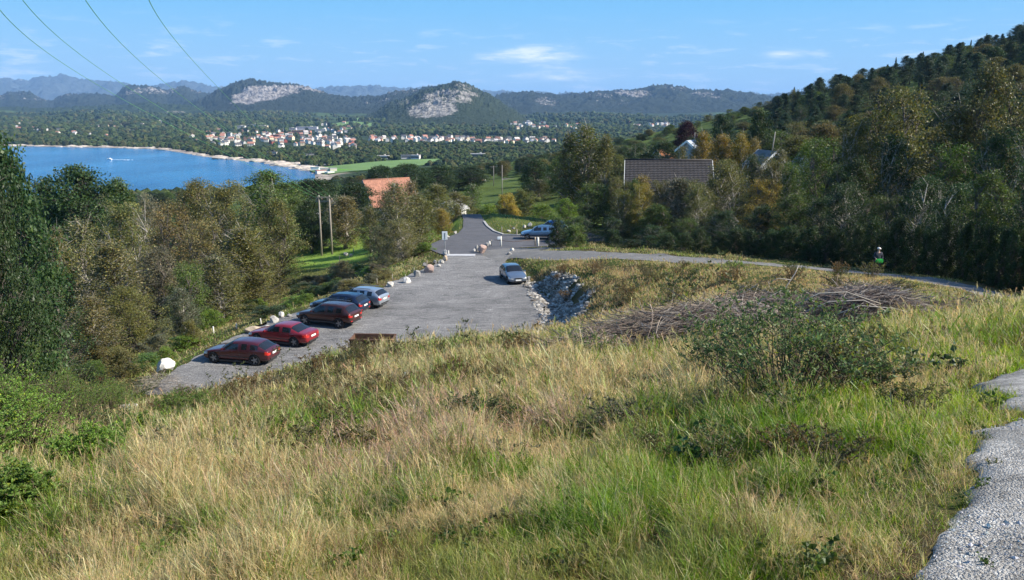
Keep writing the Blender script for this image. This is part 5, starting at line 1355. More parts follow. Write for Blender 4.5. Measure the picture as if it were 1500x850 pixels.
# rubble bank: countless broken stones
n = 13000; bx = np.array([p[0] for p in BANK]); by = np.array([p[1] for p in BANK])
x = RNG.uniform(bx.min() - 1, bx.max() + 1, n * 4); y = RNG.uniform(by.min() - 1, by.max() + 1, n * 4)
k = (sdist(x, y, BANK) < .5 * RNG.random(n * 4)) & (np.minimum(sdist(x, y, LOT), 9) > -.9); ke = (sdist(x, y, LOT) < 2.2) | (vnoise(x, y, 1.3, 3) > .53); k &= ke; x, y = x[k][:n], y[k][:n]
s = RNG.uniform(.03, .095, len(x)) * (1 + 1.8 * (RNG.random(len(x)) < .06)); cc = np.array([[.34, .32, .29], [.22, .21, .19], [.46, .43, .39], [.15, .13, .11]])[RNG.integers(0, 4, len(x))] * RNG.uniform(.6, 1.15, len(x))[:, None]
bs = []
for q in range(6):
    V_, F_ = ico(1, 300 + q, .25); bs.append((V_ * [1, .75, .65], F_, np.ones((len(V_), 3))))
V_, F_, C_ = scatter(bs, RNG.integers(0, 6, len(x)), np.stack([x, y, G(x, y) + s * .2 + .03], -1), RNG.uniform(0, 6.28, len(x)), np.stack([s, s, s * RNG.uniform(.6, 1.2, len(x))], -1), cc)
m, t, b = nmat('rubble_stone'); at = t.nodes.new('ShaderNodeAttribute'); at.attribute_name = 'Col'; t.links.new(at.outputs['Color'], b.inputs['Base Color']); b.inputs['Roughness'].default_value = .9
M_RUBBLE = m
tag(link('rubble', fmesh('rubble', V_, F_, C_), m), 'grey and white broken stones covering the bank beside the car park', 'rubble', kind='stuff')
# pebbles of the near path, and scattered gravel on the car park
def pebbles(name, x, y, z, smin, smax, label, bright=.45):
    s = RNG.uniform(smin, smax, len(x)) * (1 + .9 * (RNG.random(len(x)) < .08)); cc = np.full((len(x), 3), bright) * RNG.uniform(.5, 1.25, len(x))[:, None] * RNG.uniform(.95, 1.05, (len(x), 3))
    V_, F_, C_ = scatter([(bmv * [1, .8, .6], bmf, np.ones((len(bmv), 3))) for bmv, bmf in ico0], RNG.integers(0, 4, len(x)), np.stack([x, y, z + s * .2], -1), RNG.uniform(0, 6.28, len(x)), np.stack([s] * 3, -1), cc)
    tag(link(name, fmesh(name, V_, F_, C_), M_RUBBLE), label, 'gravel', kind='stuff')
ico0 = []
for q in range(4):
    r = np.random.default_rng(q); V_ = np.array([(1, 0, 0), (-1, 0, 0), (0, 1, 0), (0, -1, 0), (0, 0, 1), (0, 0, -1)], float) + r.uniform(-.3, .3, (6, 3)); F_ = np.array([(0, 2, 4), (2, 1, 4), (1, 3, 4), (3, 0, 4), (2, 0, 5), (1, 2, 5), (3, 1, 5), (0, 3, 5)]); ico0.append((V_, F_))
n = 46000; x = .8 + 6 * RNG.random(n) ** 1.3; y = RNG.uniform(1.2, 8.5, n); d = sdist(x, y, NPATH) + (vnoise(x, y, .45, 4) - .5) * .42; k = d < -.03; x, y = x[k], y[k]
pebbles('gravel', x, y, G(x, y) + .02, .003, .009, 'loose pale crushed stone on the path beside the camera', .42)
n = 9000; u = RNG.random(n); x = RNG.uniform(-22, 6, n); y = RNG.uniform(44, 90, n); d = sdist(x, y, LOT); k = (d < -.1) & ((d > -1.6) | (RNG.random(n) < .35)); x, y = x[k], y[k]
pebbles('gravel', x, y, np.full(len(x), ZL), .012, .035, 'small loose stones scattered over the car park surface', .3)

# concrete strip at the mouth of the car park
c0 = np.array(ray(654, 374.5, ZL)); c1 = np.array(ray(696, 374.5, ZL)); mid = (c0 + c1) / 2
bm = bmesh.new(); box(bm, (mid[0], mid[1], ZL + .035), (c1[0] - c0[0], 1.1, .09), bev=.02)
tag(bm_obj('concrete_strip', bm, simple('concrete_pale', (.40, .40, .41), .9, scale=2, bmp=.2)), 'pale concrete strip across the mouth of the car park', 'concrete strip')
# kerb along the upper verge
KB = [ray(a, b_, ZL) for a, b_ in [(709, 325), (714, 332), (724, 339.5), (738, 344.5), (768, 345.5)]]
bm = bmesh.new()
for a, b_ in zip(KB, KB[1:]):
    a, b_ = np.array(a), np.array(b_); l = np.hypot(*(b_ - a)); ang = math.atan2(*(b_ - a)[::-1]); c = (a + b_) / 2
    box(bm, (c[0], c[1], ZL + .05), (l - .02, .3, .16), rz=ang)
tag(bm_obj('kerb', bm, simple('kerb_stone', (.34, .33, .32), .9)), kind='structure')
# signboard
x, y = ray(652, 373, ZL); e = empty('signboard', (x, y, ZL), 0, label='white signboard on a grey pole beside the boulders at the car park mouth', cat='sign')
s_ = F / y; M_ST = simple('galvanised_steel', (.40, .41, .42), .45, metal=.6)
bm = bmesh.new(); tube(bm, [(0, 0, -.2), (0, 0, 34.5 / s_)], .045, 8); bm_obj('pole', bm, M_ST, e)
bm = bmesh.new(); box(bm, (0, -.07, 28.5 / s_), (8 / s_, .04, 12.5 / s_), bev=.01); bd = bm_obj('board', bm, simple('sign_white', (.82, .83, .82), .5), e)
bm = bmesh.new(); box(bm, (0.02, -.10, 28 / s_), (1.1 / s_, .012, 9 / s_)); bm_obj('post_line', bm, simple('sign_dark', (.10, .10, .11), .6), bd)
bm = bmesh.new(); box(bm, (0, 0, .25), (.35, .35, .5), bev=.06); bm_obj('base', bm, simple('concrete_pale', None), e)
# posts
M_WD = simple('weathered_wood', (.26, .23, .19), .9, scale=12); M_PALEW = simple('pale_post', (.55, .54, .50), .8)
def post(px, py, hpx, wpx, label, mat, grp=None, onlot=True, name='post', lean=0):
    if onlot: x, y = ray(px, py, ZL); z = ZL
    else:
        x, y, z = hitg(px, py, 10, 160)
    s = F / y; bm = bmesh.new(); tube(bm, [(0, 0, -.3), (lean, 0, hpx / s)], wpx / s / 2, 8)
    return tag(bm_obj(name, bm, mat, None, (x, y, z)), label, 'post', grp)
post(734, 361, 15, 2.0, 'pale post holding the small box beside the track gate', M_PALEW)
x, y = ray(731, 361, ZL); s_ = F / y; bm = bmesh.new(); box(bm, (x, y - .12, ZL + 12.5 / s_), (5 / s_, .2, 4 / s_), bev=.03); tag(bm_obj('notice_box', bm, simple('sign_white', None)), 'small pale notice box mounted on the gate post', 'box')
post(784, 360.5, 13, 2.2, 'tan gate post left of the white one', simple('stone_tan', None)); post(788, 360.5, 13, 3.2, 'thick white gate post at the foot of the dark bushes', M_PALEW)
post(720, 361, 10, 1.2, 'thin post behind the reddish boulder', M_WD); post(757, 345, 9, 1.8, 'dark post on the kerb of the upper parking', M_WD); post(735, 341, 9, 1.2, 'thin dark post above the kerb corner', M_WD)
post(657, 374, 7, 2, 'short pale bollard right of the signboard foot', M_PALEW, name='bollard')
bm = bmesh.new(); p0 = ray(724, 361, ZL); p1 = ray(782, 360.5, ZL); tube(bm, [(p0[0], p0[1], ZL + .75), ((p0[0] + p1[0]) / 2, (p0[1] + p1[1]) / 2, ZL + .5), (p1[0], p1[1], ZL + .75)], .03, 5)
tag(bm_obj('barrier_chain', bm, simple('rust_steel', (.12, .07, .05), .7)), 'sagging chain between the gate posts of the gravel track', 'chain')
for i, (px, py, h_, w_) in enumerate([(279, 502, 20, 2.6), (313, 489, 11, 2.2), (346, 482, 8, 2), (383, 475, 9, 1.6), (594, 410, 8, 1.2), (625, 392, 10, 1.2), (553, 416, 8, 1.2), (575, 411, 9, 1.2), (606, 401, 9, 1.2), (498, 385, 10, 1.2), (518, 372, 8, 1.2)]):
    post(px, py, h_, w_, ['tallest pale fence post at the wood edge left of the cars', 'short fence post in the brush above the maroon hatchback', 'low fence post above the red saloon', 'thin fence post near the tan boulder', 'thin stake behind the whitish boulder', 'thin stake behind the pink boulder', 'thin stake right of the silver estate car', 'thin stake behind the pale boulder', 'thin stake by the grey upright boulder', 'fence stake in the lower field near the power poles', 'fence stake at the field rise'][i], M_WD if i > 3 else M_PALEW, 'fence posts along the car park', onlot=False, name='fence_post', lean=.05 * (i % 3 - 1))
# rusty plate bin in front of the lot
p = PN(543, 503, 29.5); x, y = p[0], p[1]; s_ = F / y; zt = P(543, 496.5, y)[2]
e = empty('skip_box', (x, y, zt - .75), rad(-3), label='rusty brown steel box edge showing over the brow below the car park', cat='container')
M_RUST = simple('rust', (.10, .05, .03), .9, var=.4, scale=5, bmp=.4); w_ = 64 / s_
bm = bmesh.new(); box(bm, (0, 0, .36), (w_, .05, .72)); box(bm, (0, .9, .36), (w_, .05, .72)); box(bm, (-w_ / 2, .45, .36), (.05, .85, .72)); box(bm, (w_ / 2, .45, .36), (.05, .85, .72)); box(bm, (0, .45, .02), (w_ - .1, .8, .04)); bm_obj('wall', bm, M_RUST, e)
bm = bmesh.new(); box(bm, (0, -.03, .70), (w_ + .08, .09, .07)); box(bm, (0, .93, .70), (w_ + .08, .09, .07)); bm_obj('rim', bm, M_RUST, e)

# H-frame power poles
DP = DS(104)
e = empty('power_pole', (P(479, 375, DP)[0], DP, g(P(479, 375, DP)[0], DP)), 0, label='twin wooden power poles joined by crossarms standing at the field edge', cat='power pole')
s_ = F / DP; hp = (P(479, 288, DP)[2]) - e.location.z; M_POLE = simple('pole_wood', (.24, .21, .18), .9, scale=4)
for sgn in (-1, 1): bm = bmesh.new(); tube(bm, [(sgn * 7.8 / s_, 0, -.8), (sgn * 7.8 / s_ * .97, 0, hp + .2)], [.17, .12], 8); bm_obj('pole', bm, M_POLE, e)
bm = bmesh.new(); box(bm, (0, .1, hp - .75), (26 / s_, .16, .2)); bm_obj('crossarm', bm, M_POLE, e)
bm = bmesh.new(); box(bm, (0, -.1, hp - .1), (20 / s_, .14, .16)); bm_obj('crossarm', bm, M_POLE, e)
bm = bmesh.new(); tube(bm, [(-7.5 / s_, .1, hp - 2.6), (7.5 / s_, .1, hp - 1.9)], .05, 5); bm_obj('brace', bm, M_POLE, e)
ins = []
for k in range(4):
    xo = (-11 + k * 7.3) / s_; bm = bmesh.new(); tube(bm, [(0, 0, 0), (0, 0, .18), (0, 0, .42)], [.05, .09, .05], 8); bm_obj('insulator', bm, simple('porcelain', (.3, .2, .15), .3), e, (xo, .1, hp - .66)); ins.append((e.location.x + xo, DP + .1, e.location.z + hp - .25))
# four wires climbing from the poles over the camera's left
M_WIRE = simple('wire_green', (.12, .38, .13), .5)
for k, (ppx, lbl) in enumerate([((0, 15), 'leftmost of the four green tinted power lines crossing the sky'), ((33, 0), 'second power line from the left crossing the sky'), ((125, 0), 'third power line from the left crossing the sky'), ((218, 0), 'rightmost of the four power lines crossing the sky')]):
    a = Vector(ins[k]); tgt = Vector(P(ppx[0], ppx[1], [24, 25, 24, 23][k]))
    mids = [(114, 107), (190, 130), (240, 120), (300, 108)][k]; Dm = [49, 60, 55, 56][k]
    md_ = Vector(P(*mids, Dm))
    # parabola through the three points, carried on past the camera
    pts = []
    for i in range(61):
        y_ = a.y + (8 - a.y) * i / 60
        f = lambda c: a[c] * (y_ - md_.y) * (y_ - tgt.y) / ((a.y - md_.y) * (a.y - tgt.y)) + md_[c] * (y_ - a.y) * (y_ - tgt.y) / ((md_.y - a.y) * (md_.y - tgt.y)) + tgt[c] * (y_ - a.y) * (y_ - md_.y) / ((tgt.y - a.y) * (tgt.y - md_.y))
        pts.append((f(0), y_, f(2)))
    bm = bmesh.new(); tube(bm, pts, .012, 5); tag(bm_obj('power_line', bm, M_WIRE), lbl, 'cable')
# lighter poles beyond
def upole(px, top, bot, D, label, arm=True, lean=0):
    x, y, zt = PN(px, top, D); z = PN(px, bot, D)[2]; e = empty('utility_pole', (x, y, z), 0, label=label, cat='utility pole')
    bm = bmesh.new(); tube(bm, [(0, 0, -1), (lean, 0, zt - z)], [.10, .07], 7); bm_obj('pole', bm, simple('pole_grey', (.24, .22, .20), .9), e)
    if arm: bm = bmesh.new(); box(bm, (lean, 0, zt - z - .3), (2.0, .12, .12)); bm_obj('crossarm', bm, simple('pole_grey', None), e)
upole(723, 243, 268, 190, 'small utility pole with crossarm above the green slope'); upole(735.5, 242, 288, 150, 'tall thin utility pole right of the small one with crossarm', False)
upole(1132, 193, 222, 105, 'pale wooden pole leaning beside the white gable end', False, .4); upole(1018, 194, 208, 128, 'short mast on the small blue grey house', False)
upole(668, 290, 330, 110, 'thin pale pole standing among the trees behind the signboard', False)

# houses
def gable_house(px, py, D, Lx, Wy, hw_, hr, rz, wall, roofc, label, eave=.5, trim=(.8, .8, .78), tiles=True, name='house', zoff=0, win=True, board=.30):
    x, y, zt = PN(px, py, D); z = zt - hw_ - hr; e = empty(name, (x, y, z), rz, label=label, cat='house'); a, b2 = Lx / 2, Wy / 2
    bm = bmesh.new(); v = [bm.verts.new(p) for p in [(-a, -b2, -4), (a, -b2, -4), (a, b2, -4), (-a, b2, -4), (-a, -b2, hw_), (a, -b2, hw_), (a, b2, hw_), (-a, b2, hw_), (-a, 0, hw_ + hr), (a, 0, hw_ + hr)]]
    for f in [(0, 1, 5, 4), (2, 3, 7, 6), (1, 2, 6, 9, 5), (3, 0, 4, 8, 7)]: bm.faces.new([v[i] for i in f])
    bm_obj('wall', bm, simple('house_wall_%d_%d' % (px, py), wall, .85, var=.08, scale=2), e)
    # roof: rows of tiles stepping down each slope
    bm = bmesh.new(); rows = 18 if tiles else 1; sl = math.hypot(b2 + eave, hr * (b2 + eave) / b2)
    for sgn in (-1, 1):
        for k in range(rows):
            u0, u1 = k / rows, (k + 1) / rows
            y0, y1 = (b2 + eave) * u0, (b2 + eave) * u1; z0, z1 = hw_ + hr - hr / b2 * y0, hw_ + hr - hr / b2 * y1
            nseg = 44 if tiles else 1; prev = None
            for j in range(nseg + 1):
                xx = -a - eave + (Lx + 2 * eave) * j / nseg; w_ = .03 * (j % 2) if tiles else 0
                c = [bm.verts.new((xx, sgn * y0, z0 + .10 + w_)), bm.verts.new((xx, sgn * y1, z1 + .17 + w_)), bm.verts.new((xx, sgn * y1, z1 + .04))]
                if prev: bm.faces.new((prev[0], c[0], c[1], prev[1])); bm.faces.new((prev[1], c[1], c[2], prev[2]))
                prev = c
    ro = bm_obj('roof', bm, simple('roof_%d_%d' % (px, py), roofc, .8, var=.25, scale=1.5), e)
    if tiles: bm = bmesh.new(); tube(bm, [(-a - eave, 0, hw_ + hr + .17), (a + eave, 0, hw_ + hr + .17)], .13, 6); bm_obj('ridge_cap', bm, simple('roof_%d_%d' % (px, py), None), ro)
    tm = simple('trim_%s' % str(trim), trim, .6)
    for xs in (-1, 1):
        bm = bmesh.new()
        for sgn in (-1, 1):
            xx = xs * (a + eave + .03); q = [(xx, 0, hw_ + hr + .14), (xx, sgn * (b2 + eave), hw_ + hr - hr / b2 * (b2 + eave) + .14), (xx, sgn * (b2 + eave), hw_ + hr - hr / b2 * (b2 + eave) - board), (xx, 0, hw_ + hr - board)]
            vv = [bm.verts.new(p) for p in q] + [bm.verts.new((p[0] + .05 * xs, p[1], p[2])) for p in q]
            for f in [(0, 1, 2, 3), (4, 5, 6, 7), (0, 1, 5, 4), (1, 2, 6, 5), (2, 3, 7, 6)]: bm.faces.new([vv[i] for i in f])
        bm_obj('bargeboard', bm, tm, ro)
    if win:
        gm_ = simple('house_glass', (.03, .04, .05), .15)
        for xs in (-1, 1):
            for yo in (-b2 * .4, b2 * .4):
                bm = bmesh.new(); box(bm, (xs * (a + .03), yo, hw_ * .55), (.08, 1.2, 1.3)); f = bm_obj('window', bm, tm, e); bm = bmesh.new(); box(bm, (xs * (a + .07), yo, hw_ * .55), (.06, 1.0, 1.1)); bm_obj('pane', bm, gm_, f)
        for ys_ in (-1, 1):
            for q in (-.3, 0, .3):
                bm = bmesh.new(); box(bm, (Lx * q, ys_ * (b2 + .03), hw_ * .55), (1.3, .08, 1.3)); f = bm_obj('window', bm, tm, e); bm = bmesh.new(); box(bm, (Lx * q, ys_ * (b2 + .07), hw_ * .55), (1.1, .06, 1.1)); bm_obj('pane', bm, gm_, f)
    return e
gable_house(566, 263, 165, 11.5, 9.5, 3.2, 5.6, rad(34), (.07, .09, .11), (.32, .145, .095), 'dark blue grey house with steep orange tiled roof behind the birches', trim=(.10, .12, .14))
gable_house(979, 236, 92, 10.6, 9.5, 2.8, 3.4, rad(-8), (.62, .62, .60), (.034, .030, .030), 'large dark brown tiled roof with white bargeboards between the trees')
gable_house(1012, 206, 128, 4, 3.4, 3, 1.4, rad(60), (.30, .36, .42), (.30, .33, .38), 'small blue grey house under the purple beech', tiles=False, win=False)
gable_house(981, 219, 150, 5.5, 5.5, 2.6, 1.8, rad(20), (.6, .55, .5), (.52, .20, .08), 'small house with bright orange roof above the dark tiled roof', tiles=False, win=False)
gable_house(1124, 221, 100, 4.5, 3.8, 3, 1.7, rad(100), (.7, .7, .68), (.12, .12, .12), 'white gabled house half hidden at the foot of the wooded hill', tiles=False)
gable_house(1175, 226, 96, 3, 2.6, 3, 1.6, rad(80), (.66, .66, .68), (.2, .2, .2), 'pale shed corner among the dark trees right of the white gable', tiles=False, win=False)
gable_house(424, 310, 122, 9, 6, 2.6, 2.0, rad(30), (.3, .3, .29), (.13, .135, .14), 'grey roofed shed in the shade left of the power poles', tiles=False)
gable_house(660, 294, 118, 4.5, 4, 2.4, 1.3, rad(70), (.8, .8, .78), (.5, .5, .5), 'tiny white shed among the trees behind the signboard', tiles=False, win=False)
gable_house(746, 262, 300, 5, 4, 2.4, 1.2, rad(15), (.72, .72, .70), (.12, .11, .11), 'white farmhouse beyond the green slope', tiles=False)
gable_house(700, 262, 300, 5, 4, 2.4, 1.2, rad(-20), (.3, .08, .06), (.4, .16, .1), 'red farm shed beyond the green slope', tiles=False)

# person on the shaded track
DPn = DS(42); px_, py_, _ = P(1284, 400, DPn); zg = g(px_, py_)
skin = simple('skin', (.42, .26, .19), .6, var=.05); dk = simple('dark_cloth', (.025, .028, .045), .85); trs = simple('dark_trousers', (.02, .02, .022), .9)
e = empty('person', (px_, py_, zg + .03), rad(0), label='person in a dark top and pale cap on the shaded gravel track', cat='person')
def skinned(name, verts, edges, radii, mat, par, root=0, lv=2):
    me = bpy.data.meshes.new(name); me.from_pydata(verts, edges, []); o = bpy.data.objects.new('tmp', me); COL.objects.link(o)
    md = o.modifiers.new('k', 'SKIN'); sv = me.skin_vertices[0].data
    for i, r_ in enumerate(radii): sv[i].radius = (r_, r_) if isinstance(r_, (int, float)) else r_; sv[i].use_root = i == root
    o.modifiers.new('s', 'SUBSURF').levels = lv; o.modifiers['s'].render_levels = lv
    bpy.context.view_layer.update(); ev = bpy.data.meshes.new_from_object(o.evaluated_get(bpy.context.evaluated_depsgraph_get())); bpy.data.objects.remove(o)
    return link(name, ev, mat, par, smooth=True)
B = [(0, 0, .95), (0, 0, 1.12), (0, .01, 1.34), (0, 0, 1.46), (0, -.01, 1.53), (0, -.02, 1.63), (0, -.02, 1.72),
     (-.19, 0, 1.40), (-.27, -.02, 1.14), (-.17, -.18, 1.02), (.19, 0, 1.40), (.28, 0, 1.13), (.20, -.15, .98),
     (-.10, 0, .86), (-.11, -.05, .49), (-.11, 0, .09), (-.11, -.16, .04), (.10, 0, .86), (.10, .04, .49), (.11, .08, .09), (.12, -.06, .04)]
E_ = [(0, 1), (1, 2), (2, 3), (3, 4), (4, 5), (5, 6), (2, 7), (7, 8), (8, 9), (2, 10), (10, 11), (11, 12), (0, 13), (13, 14), (14, 15), (15, 16), (0, 17), (17, 18), (18, 19), (19, 20)]
Rr = [(.15, .11), (.135, .10), (.15, .11), .07, .055, .085, .06, .062, .045, .032, .062, .045, .032, .085, .06, .04, .035, .085, .06, .04, .035]
skinned('body', B, E_, Rr, skin, e)
skinned('jacket', [(0, 0, .93), (0, 0, 1.12), (0, .01, 1.34), (0, 0, 1.44), (-.19, 0, 1.40), (-.27, -.02, 1.14), (-.19, -.15, 1.04), (.19, 0, 1.40), (.28, 0, 1.13), (.21, -.12, 1.0)], [(0, 1), (1, 2), (2, 3), (2, 4), (4, 5), (5, 6), (2, 7), (7, 8), (8, 9)], [(.19, .14), (.17, .13), (.18, .135), .085, .082, .062, .05, .082, .062, .05], dk, e)
skinned('trousers', [(0, 0, .92), (-.10, 0, .84), (-.11, -.05, .49), (-.11, 0, .12), (.10, 0, .84), (.10, .04, .49), (.11, .08, .12)], [(0, 1), (1, 2), (2, 3), (0, 4), (4, 5), (5, 6)], [(.17, .13), .105, .08, .06, .105, .08, .06], trs, e)
bm = bmesh.new(); bmesh.ops.create_uvsphere(bm, u_segments=16, v_segments=10, radius=.115, matrix=Matrix.Translation((0, -.02, 1.70)) @ Matrix.Diagonal((1, 1.1, .62, 1))); box(bm, (0, -.14, 1.69), (.15, .12, .02), bev=.005); bm_obj('cap', bm, simple('cap_pale', (.62, .58, .55), .8), e, smooth=True)
for sgn in (-1, 1):
    hx_ = (-.17, -.18, 1.02) if sgn < 0 else (.20, -.15, .98)
    for k in range(4): skinned('finger', [(hx_[0] + (k - 1.5) * .02, hx_[1], hx_[2]), (hx_[0] + (k - 1.5) * .022, hx_[1] - .05, hx_[2] - .03), (hx_[0] + (k - 1.5) * .02, hx_[1] - .06, hx_[2] - .07)], [(0, 1), (1, 2)], [.010, .009, .008], skin, e, lv=1)
    skinned('thumb', [hx_, (hx_[0] - sgn * .04, hx_[1] - .03, hx_[2]), (hx_[0] - sgn * .05, hx_[1] - .055, hx_[2] - .02)], [(0, 1), (1, 2)], [.011, .010, .008], skin, e, lv=1)
bm = bmesh.new(); box(bm, (0, -.24, .93), (.46, .16, .26), bev=.05); tag(bm_obj('bag', bm, simple('green_bag', (.03, .45, .06), .6), None, (px_, py_, zg + .03)), 'bright green bag carried in front by the person on the track', 'bag')

lap('08')
# ================================================================ bushes, forbs, saplings and brush of the slope
def plant_mesh(seed, ns, h, spread, ll, lw, per, upright=.6, leafz=.15, sub=0):
    r = np.random.default_rng(seed); bm = bmesh.new(); C, Dn = [], []
    for s in range(ns):
        a = r.uniform(0, 6.28); lean = spread * r.random() ** .6; hh = h * r.uniform(.55, 1.0) * (1 - .35 * lean / (spread + 1e-6))
        b0 = np.array([math.cos(a) * lean * .25, math.sin(a) * lean * .25, -.05]); tip = np.array([math.cos(a) * lean, math.sin(a) * lean, hh])
        mid = b0 * .5 + tip * .5 + np.array([math.cos(a), math.sin(a), 0]) * -lean * .12 + r.normal(size=3) * .03
        tube(bm, [b0, mid, tip], [.006 + .004 * h, .004 + .002 * h, .0015], 3, cap=False)
        sts = [(b0, mid, tip)]
        for q in range(sub):
            u = r.uniform(.3, .9); p_ = mid * (1 - u) + tip * u; e = p_ + np.array([r.normal() * .16, r.normal() * .16, r.uniform(.05, .25)]) * h * .8; tube(bm, [p_, e], [.003, .001], 3, cap=False); sts.append((p_, (p_ + e) / 2, e))
        for (p0, p1, p2) in sts:
            n = max(2, int(per * (1 if len(sts) == 1 else .7))); u = r.uniform(leafz, 1, n)[:, None]
            pos = p0 * (1 - u) ** 2 + 2 * p1 * u * (1 - u) + p2 * u * u
            d = r.normal(size=(n, 3)); d[:, 2] = np.abs(d[:, 2]) * .6 + upright * .5; d /= np.linalg.norm(d, axis=1)[:, None]
            C.append(pos + d * ll * .5); Dn.append(d)
    C = np.concatenate(C); d = np.concatenate(Dn); n = len(C)
    q = r.normal(size=(n, 3)); s = np.cross(d, q); s /= np.linalg.norm(s, axis=1)[:, None]; up = np.cross(s, d)
    L_ = (ll * r.uniform(.6, 1.25, n))[:, None]; W_ = L_ * lw / ll
    V = np.stack([C - d * L_ * .5, C + s * W_ * .5 + up * W_ * .15, C + d * L_ * .12 + s * W_ * .42 + up * W_ * .1, C + d * L_ * .5 - up * L_ * .12, C + d * L_ * .12 - s * W_ * .42 + up * W_ * .1, C - s * W_ * .5 + up * W_ * .15], 1)
    b0 = np.arange(n)[:, None] * 6; Fq = np.concatenate([b0 + np.array([0, 1, 2, 5]), b0 + np.array([5, 2, 4, 5])[[0, 1, 2, 2]] * 0 + b0 + 0], 0) if False else np.concatenate([b0 + np.array([0, 1, 4, 5]), b0 + np.array([1, 2, 3, 4])], 0)
    c = np.ones((n, 3)) * r.uniform(.65, 1.4, n)[:, None]; y = r.random(n) < .08; c[y] *= [1.8, 1.3, .8]
    me = fmesh('leaves', V.reshape(-1, 3), Fq, np.repeat(c, 6, 0)); me.materials.append(M_LEAF)
    sm = bpy.data.meshes.new('stems'); bm.to_mesh(sm); bm.free(); return sm, me
M_STEM = simple('stem_brown', (.10, .075, .05), .9); M_STEMG = simple('stem_green', (.12, .15, .05), .9)
def plant(px, py, mesh, col, label, name='plant', cat='plant', group=None, stem=None, scale=1.0, at=None, sz=None):
    x, y, z = at or hitg(px, py)
    scale = scale * (.62 if name == 'weed' else 1)
    e = empty(name, (x, y, z), RNG.uniform(0, 6.28), label=label, cat=cat, group=group); e.scale = (scale, scale, sz or scale)
    a = bpy.data.objects.new('stems', mesh[0]); COL.objects.link(a); a.parent = e
    if not mesh[0].materials: mesh[0].materials.append(stem or M_STEM)
    b = bpy.data.objects.new('leaves', mesh[1]); COL.objects.link(b); b.parent = e; b.color = (*(np.array(K.get(col, col)) * RNG.uniform(.9, 1.1)), 1)
    return e
# the big willow-leaved bush
for px, py, w_, h_, c_, lb in [(1150, 598, 300, 148, (.095, .14, .05), 'big dark green bush with narrow leaves standing in the dry grass'), (1055, 575, 130, 95, (.10, .14, .05), 'smaller bush leaning on the left of the big narrow leaved bush'), (1255, 585, 150, 80, (.09, .105, .045), 'loose low bush with sparse leaves right of the big bush')]:
    p = hitg(px, py, 4); s_ = F / p[1]; m_ = plant_mesh(int(px), 95 if w_ > 200 else 42, h_ / s_ * 1.4, w_ / s_ / 2 * 1.15, .055, .019, 17, sub=4)
    plant(px, py, m_, c_, lb, 'bush', 'bush', at=p)
p = hitg(868, 532, 8); s_ = F / p[1]; plant(868, 532, plant_mesh(31, 60, 55 / s_, 62 / s_, .055, .02, 14, sub=2), (.075, .12, .03), 'bright green low bush on the brow left of the brush heap', 'bush', 'bush', at=p)
p = hitg(695, 640, 5); s_ = F / p[1]; plant(695, 640, plant_mesh(32, 70, 88 / s_, 66 / s_, .028, .014, 22, sub=2), (.085, .11, .045), 'grey green small leaved bush in the middle of the slope', 'bush', 'bush', at=p)
p = hitg(560, 590, 5); s_ = F / p[1]; plant(560, 590, plant_mesh(33, 60, 50 / s_, 90 / s_, .03, .014, 18, sub=2), (.10, .075, .035), 'brown twiggy bush on the brow left of centre', 'bush', 'bush', at=p)
# juniper mounds at the left edge
for i, (px, py, w_, h_, lb) in enumerate([(35, 690, 150, 150, 'bright green juniper bush at the left edge of the slope'), (110, 640, 110, 95, 'green juniper bush right of the left edge one'), (-40, 740, 150, 150, 'juniper bush cut by the left picture edge'), (165, 620, 90, 60, 'low green juniper above the bare rock slab'), (60, 600, 110, 70, 'green juniper behind the bright one at the left'), (215, 660, 90, 50, 'low olive juniper right of the juniper group'), (-60, 640, 140, 120, 'tall juniper beyond the left picture edge'), (25, 770, 130, 80, 'low bright juniper nearest to the camera at the left'), (135, 700, 110, 75, 'light green juniper in front of the low olive one'), (270, 615, 90, 40, 'low green juniper by the near end of the car park')]):
    p = hitg(px, py, 4); s_ = F / p[1]; plant(px, py, plant_mesh(50 + i, 110, h_ / s_ * 1.35, w_ / s_ / 2 * 1.1, .032, .012, 46, sub=3), (.15, .25, .045) if i % 2 == 0 else (.12, .19, .04), lb, 'juniper_bush', 'bush', at=p)
# saplings along the brow and on the mound
sap = [plant_mesh(60 + i, 1 + i % 2, 1.3, .18, .07, .032, 20, sub=3, leafz=.25) for i in range(4)]
gs_ = 'thin saplings standing on the slope'
for i, (px, py, s_) in enumerate([(985, 470, 2.0), (1005, 462, 1.9), (940, 460, 1.3), (1055, 455, 2.3), (1030, 465, 1.6), (915, 455, 1.0), (965, 455, 1.2), (1075, 470, 1.2), (600, 528, 1.2), (612, 532, .9), (575, 528, .8), (680, 520, 1.1), (665, 524, .7), (640, 530, .6), (770, 502, .8), (755, 505, .6), (350, 575, 1.1), (365, 578, .9), (420, 560, 1.3), (455, 552, .9), (395, 565, .8), (330, 580, .9), (520, 545, .8), (310, 585, .8), (480, 548, 1.0), (700, 520, .7)]):
    plant(px, py, sap[i % 4], (.06, .075, .03), ('thin dark sapling on the mound behind the brush heap' if i < 8 else 'thin leafy sapling on the brow in front of the car park'), 'sapling', 'sapling', gs_ + (' mound' if i < 8 else ' brow'), scale=s_)
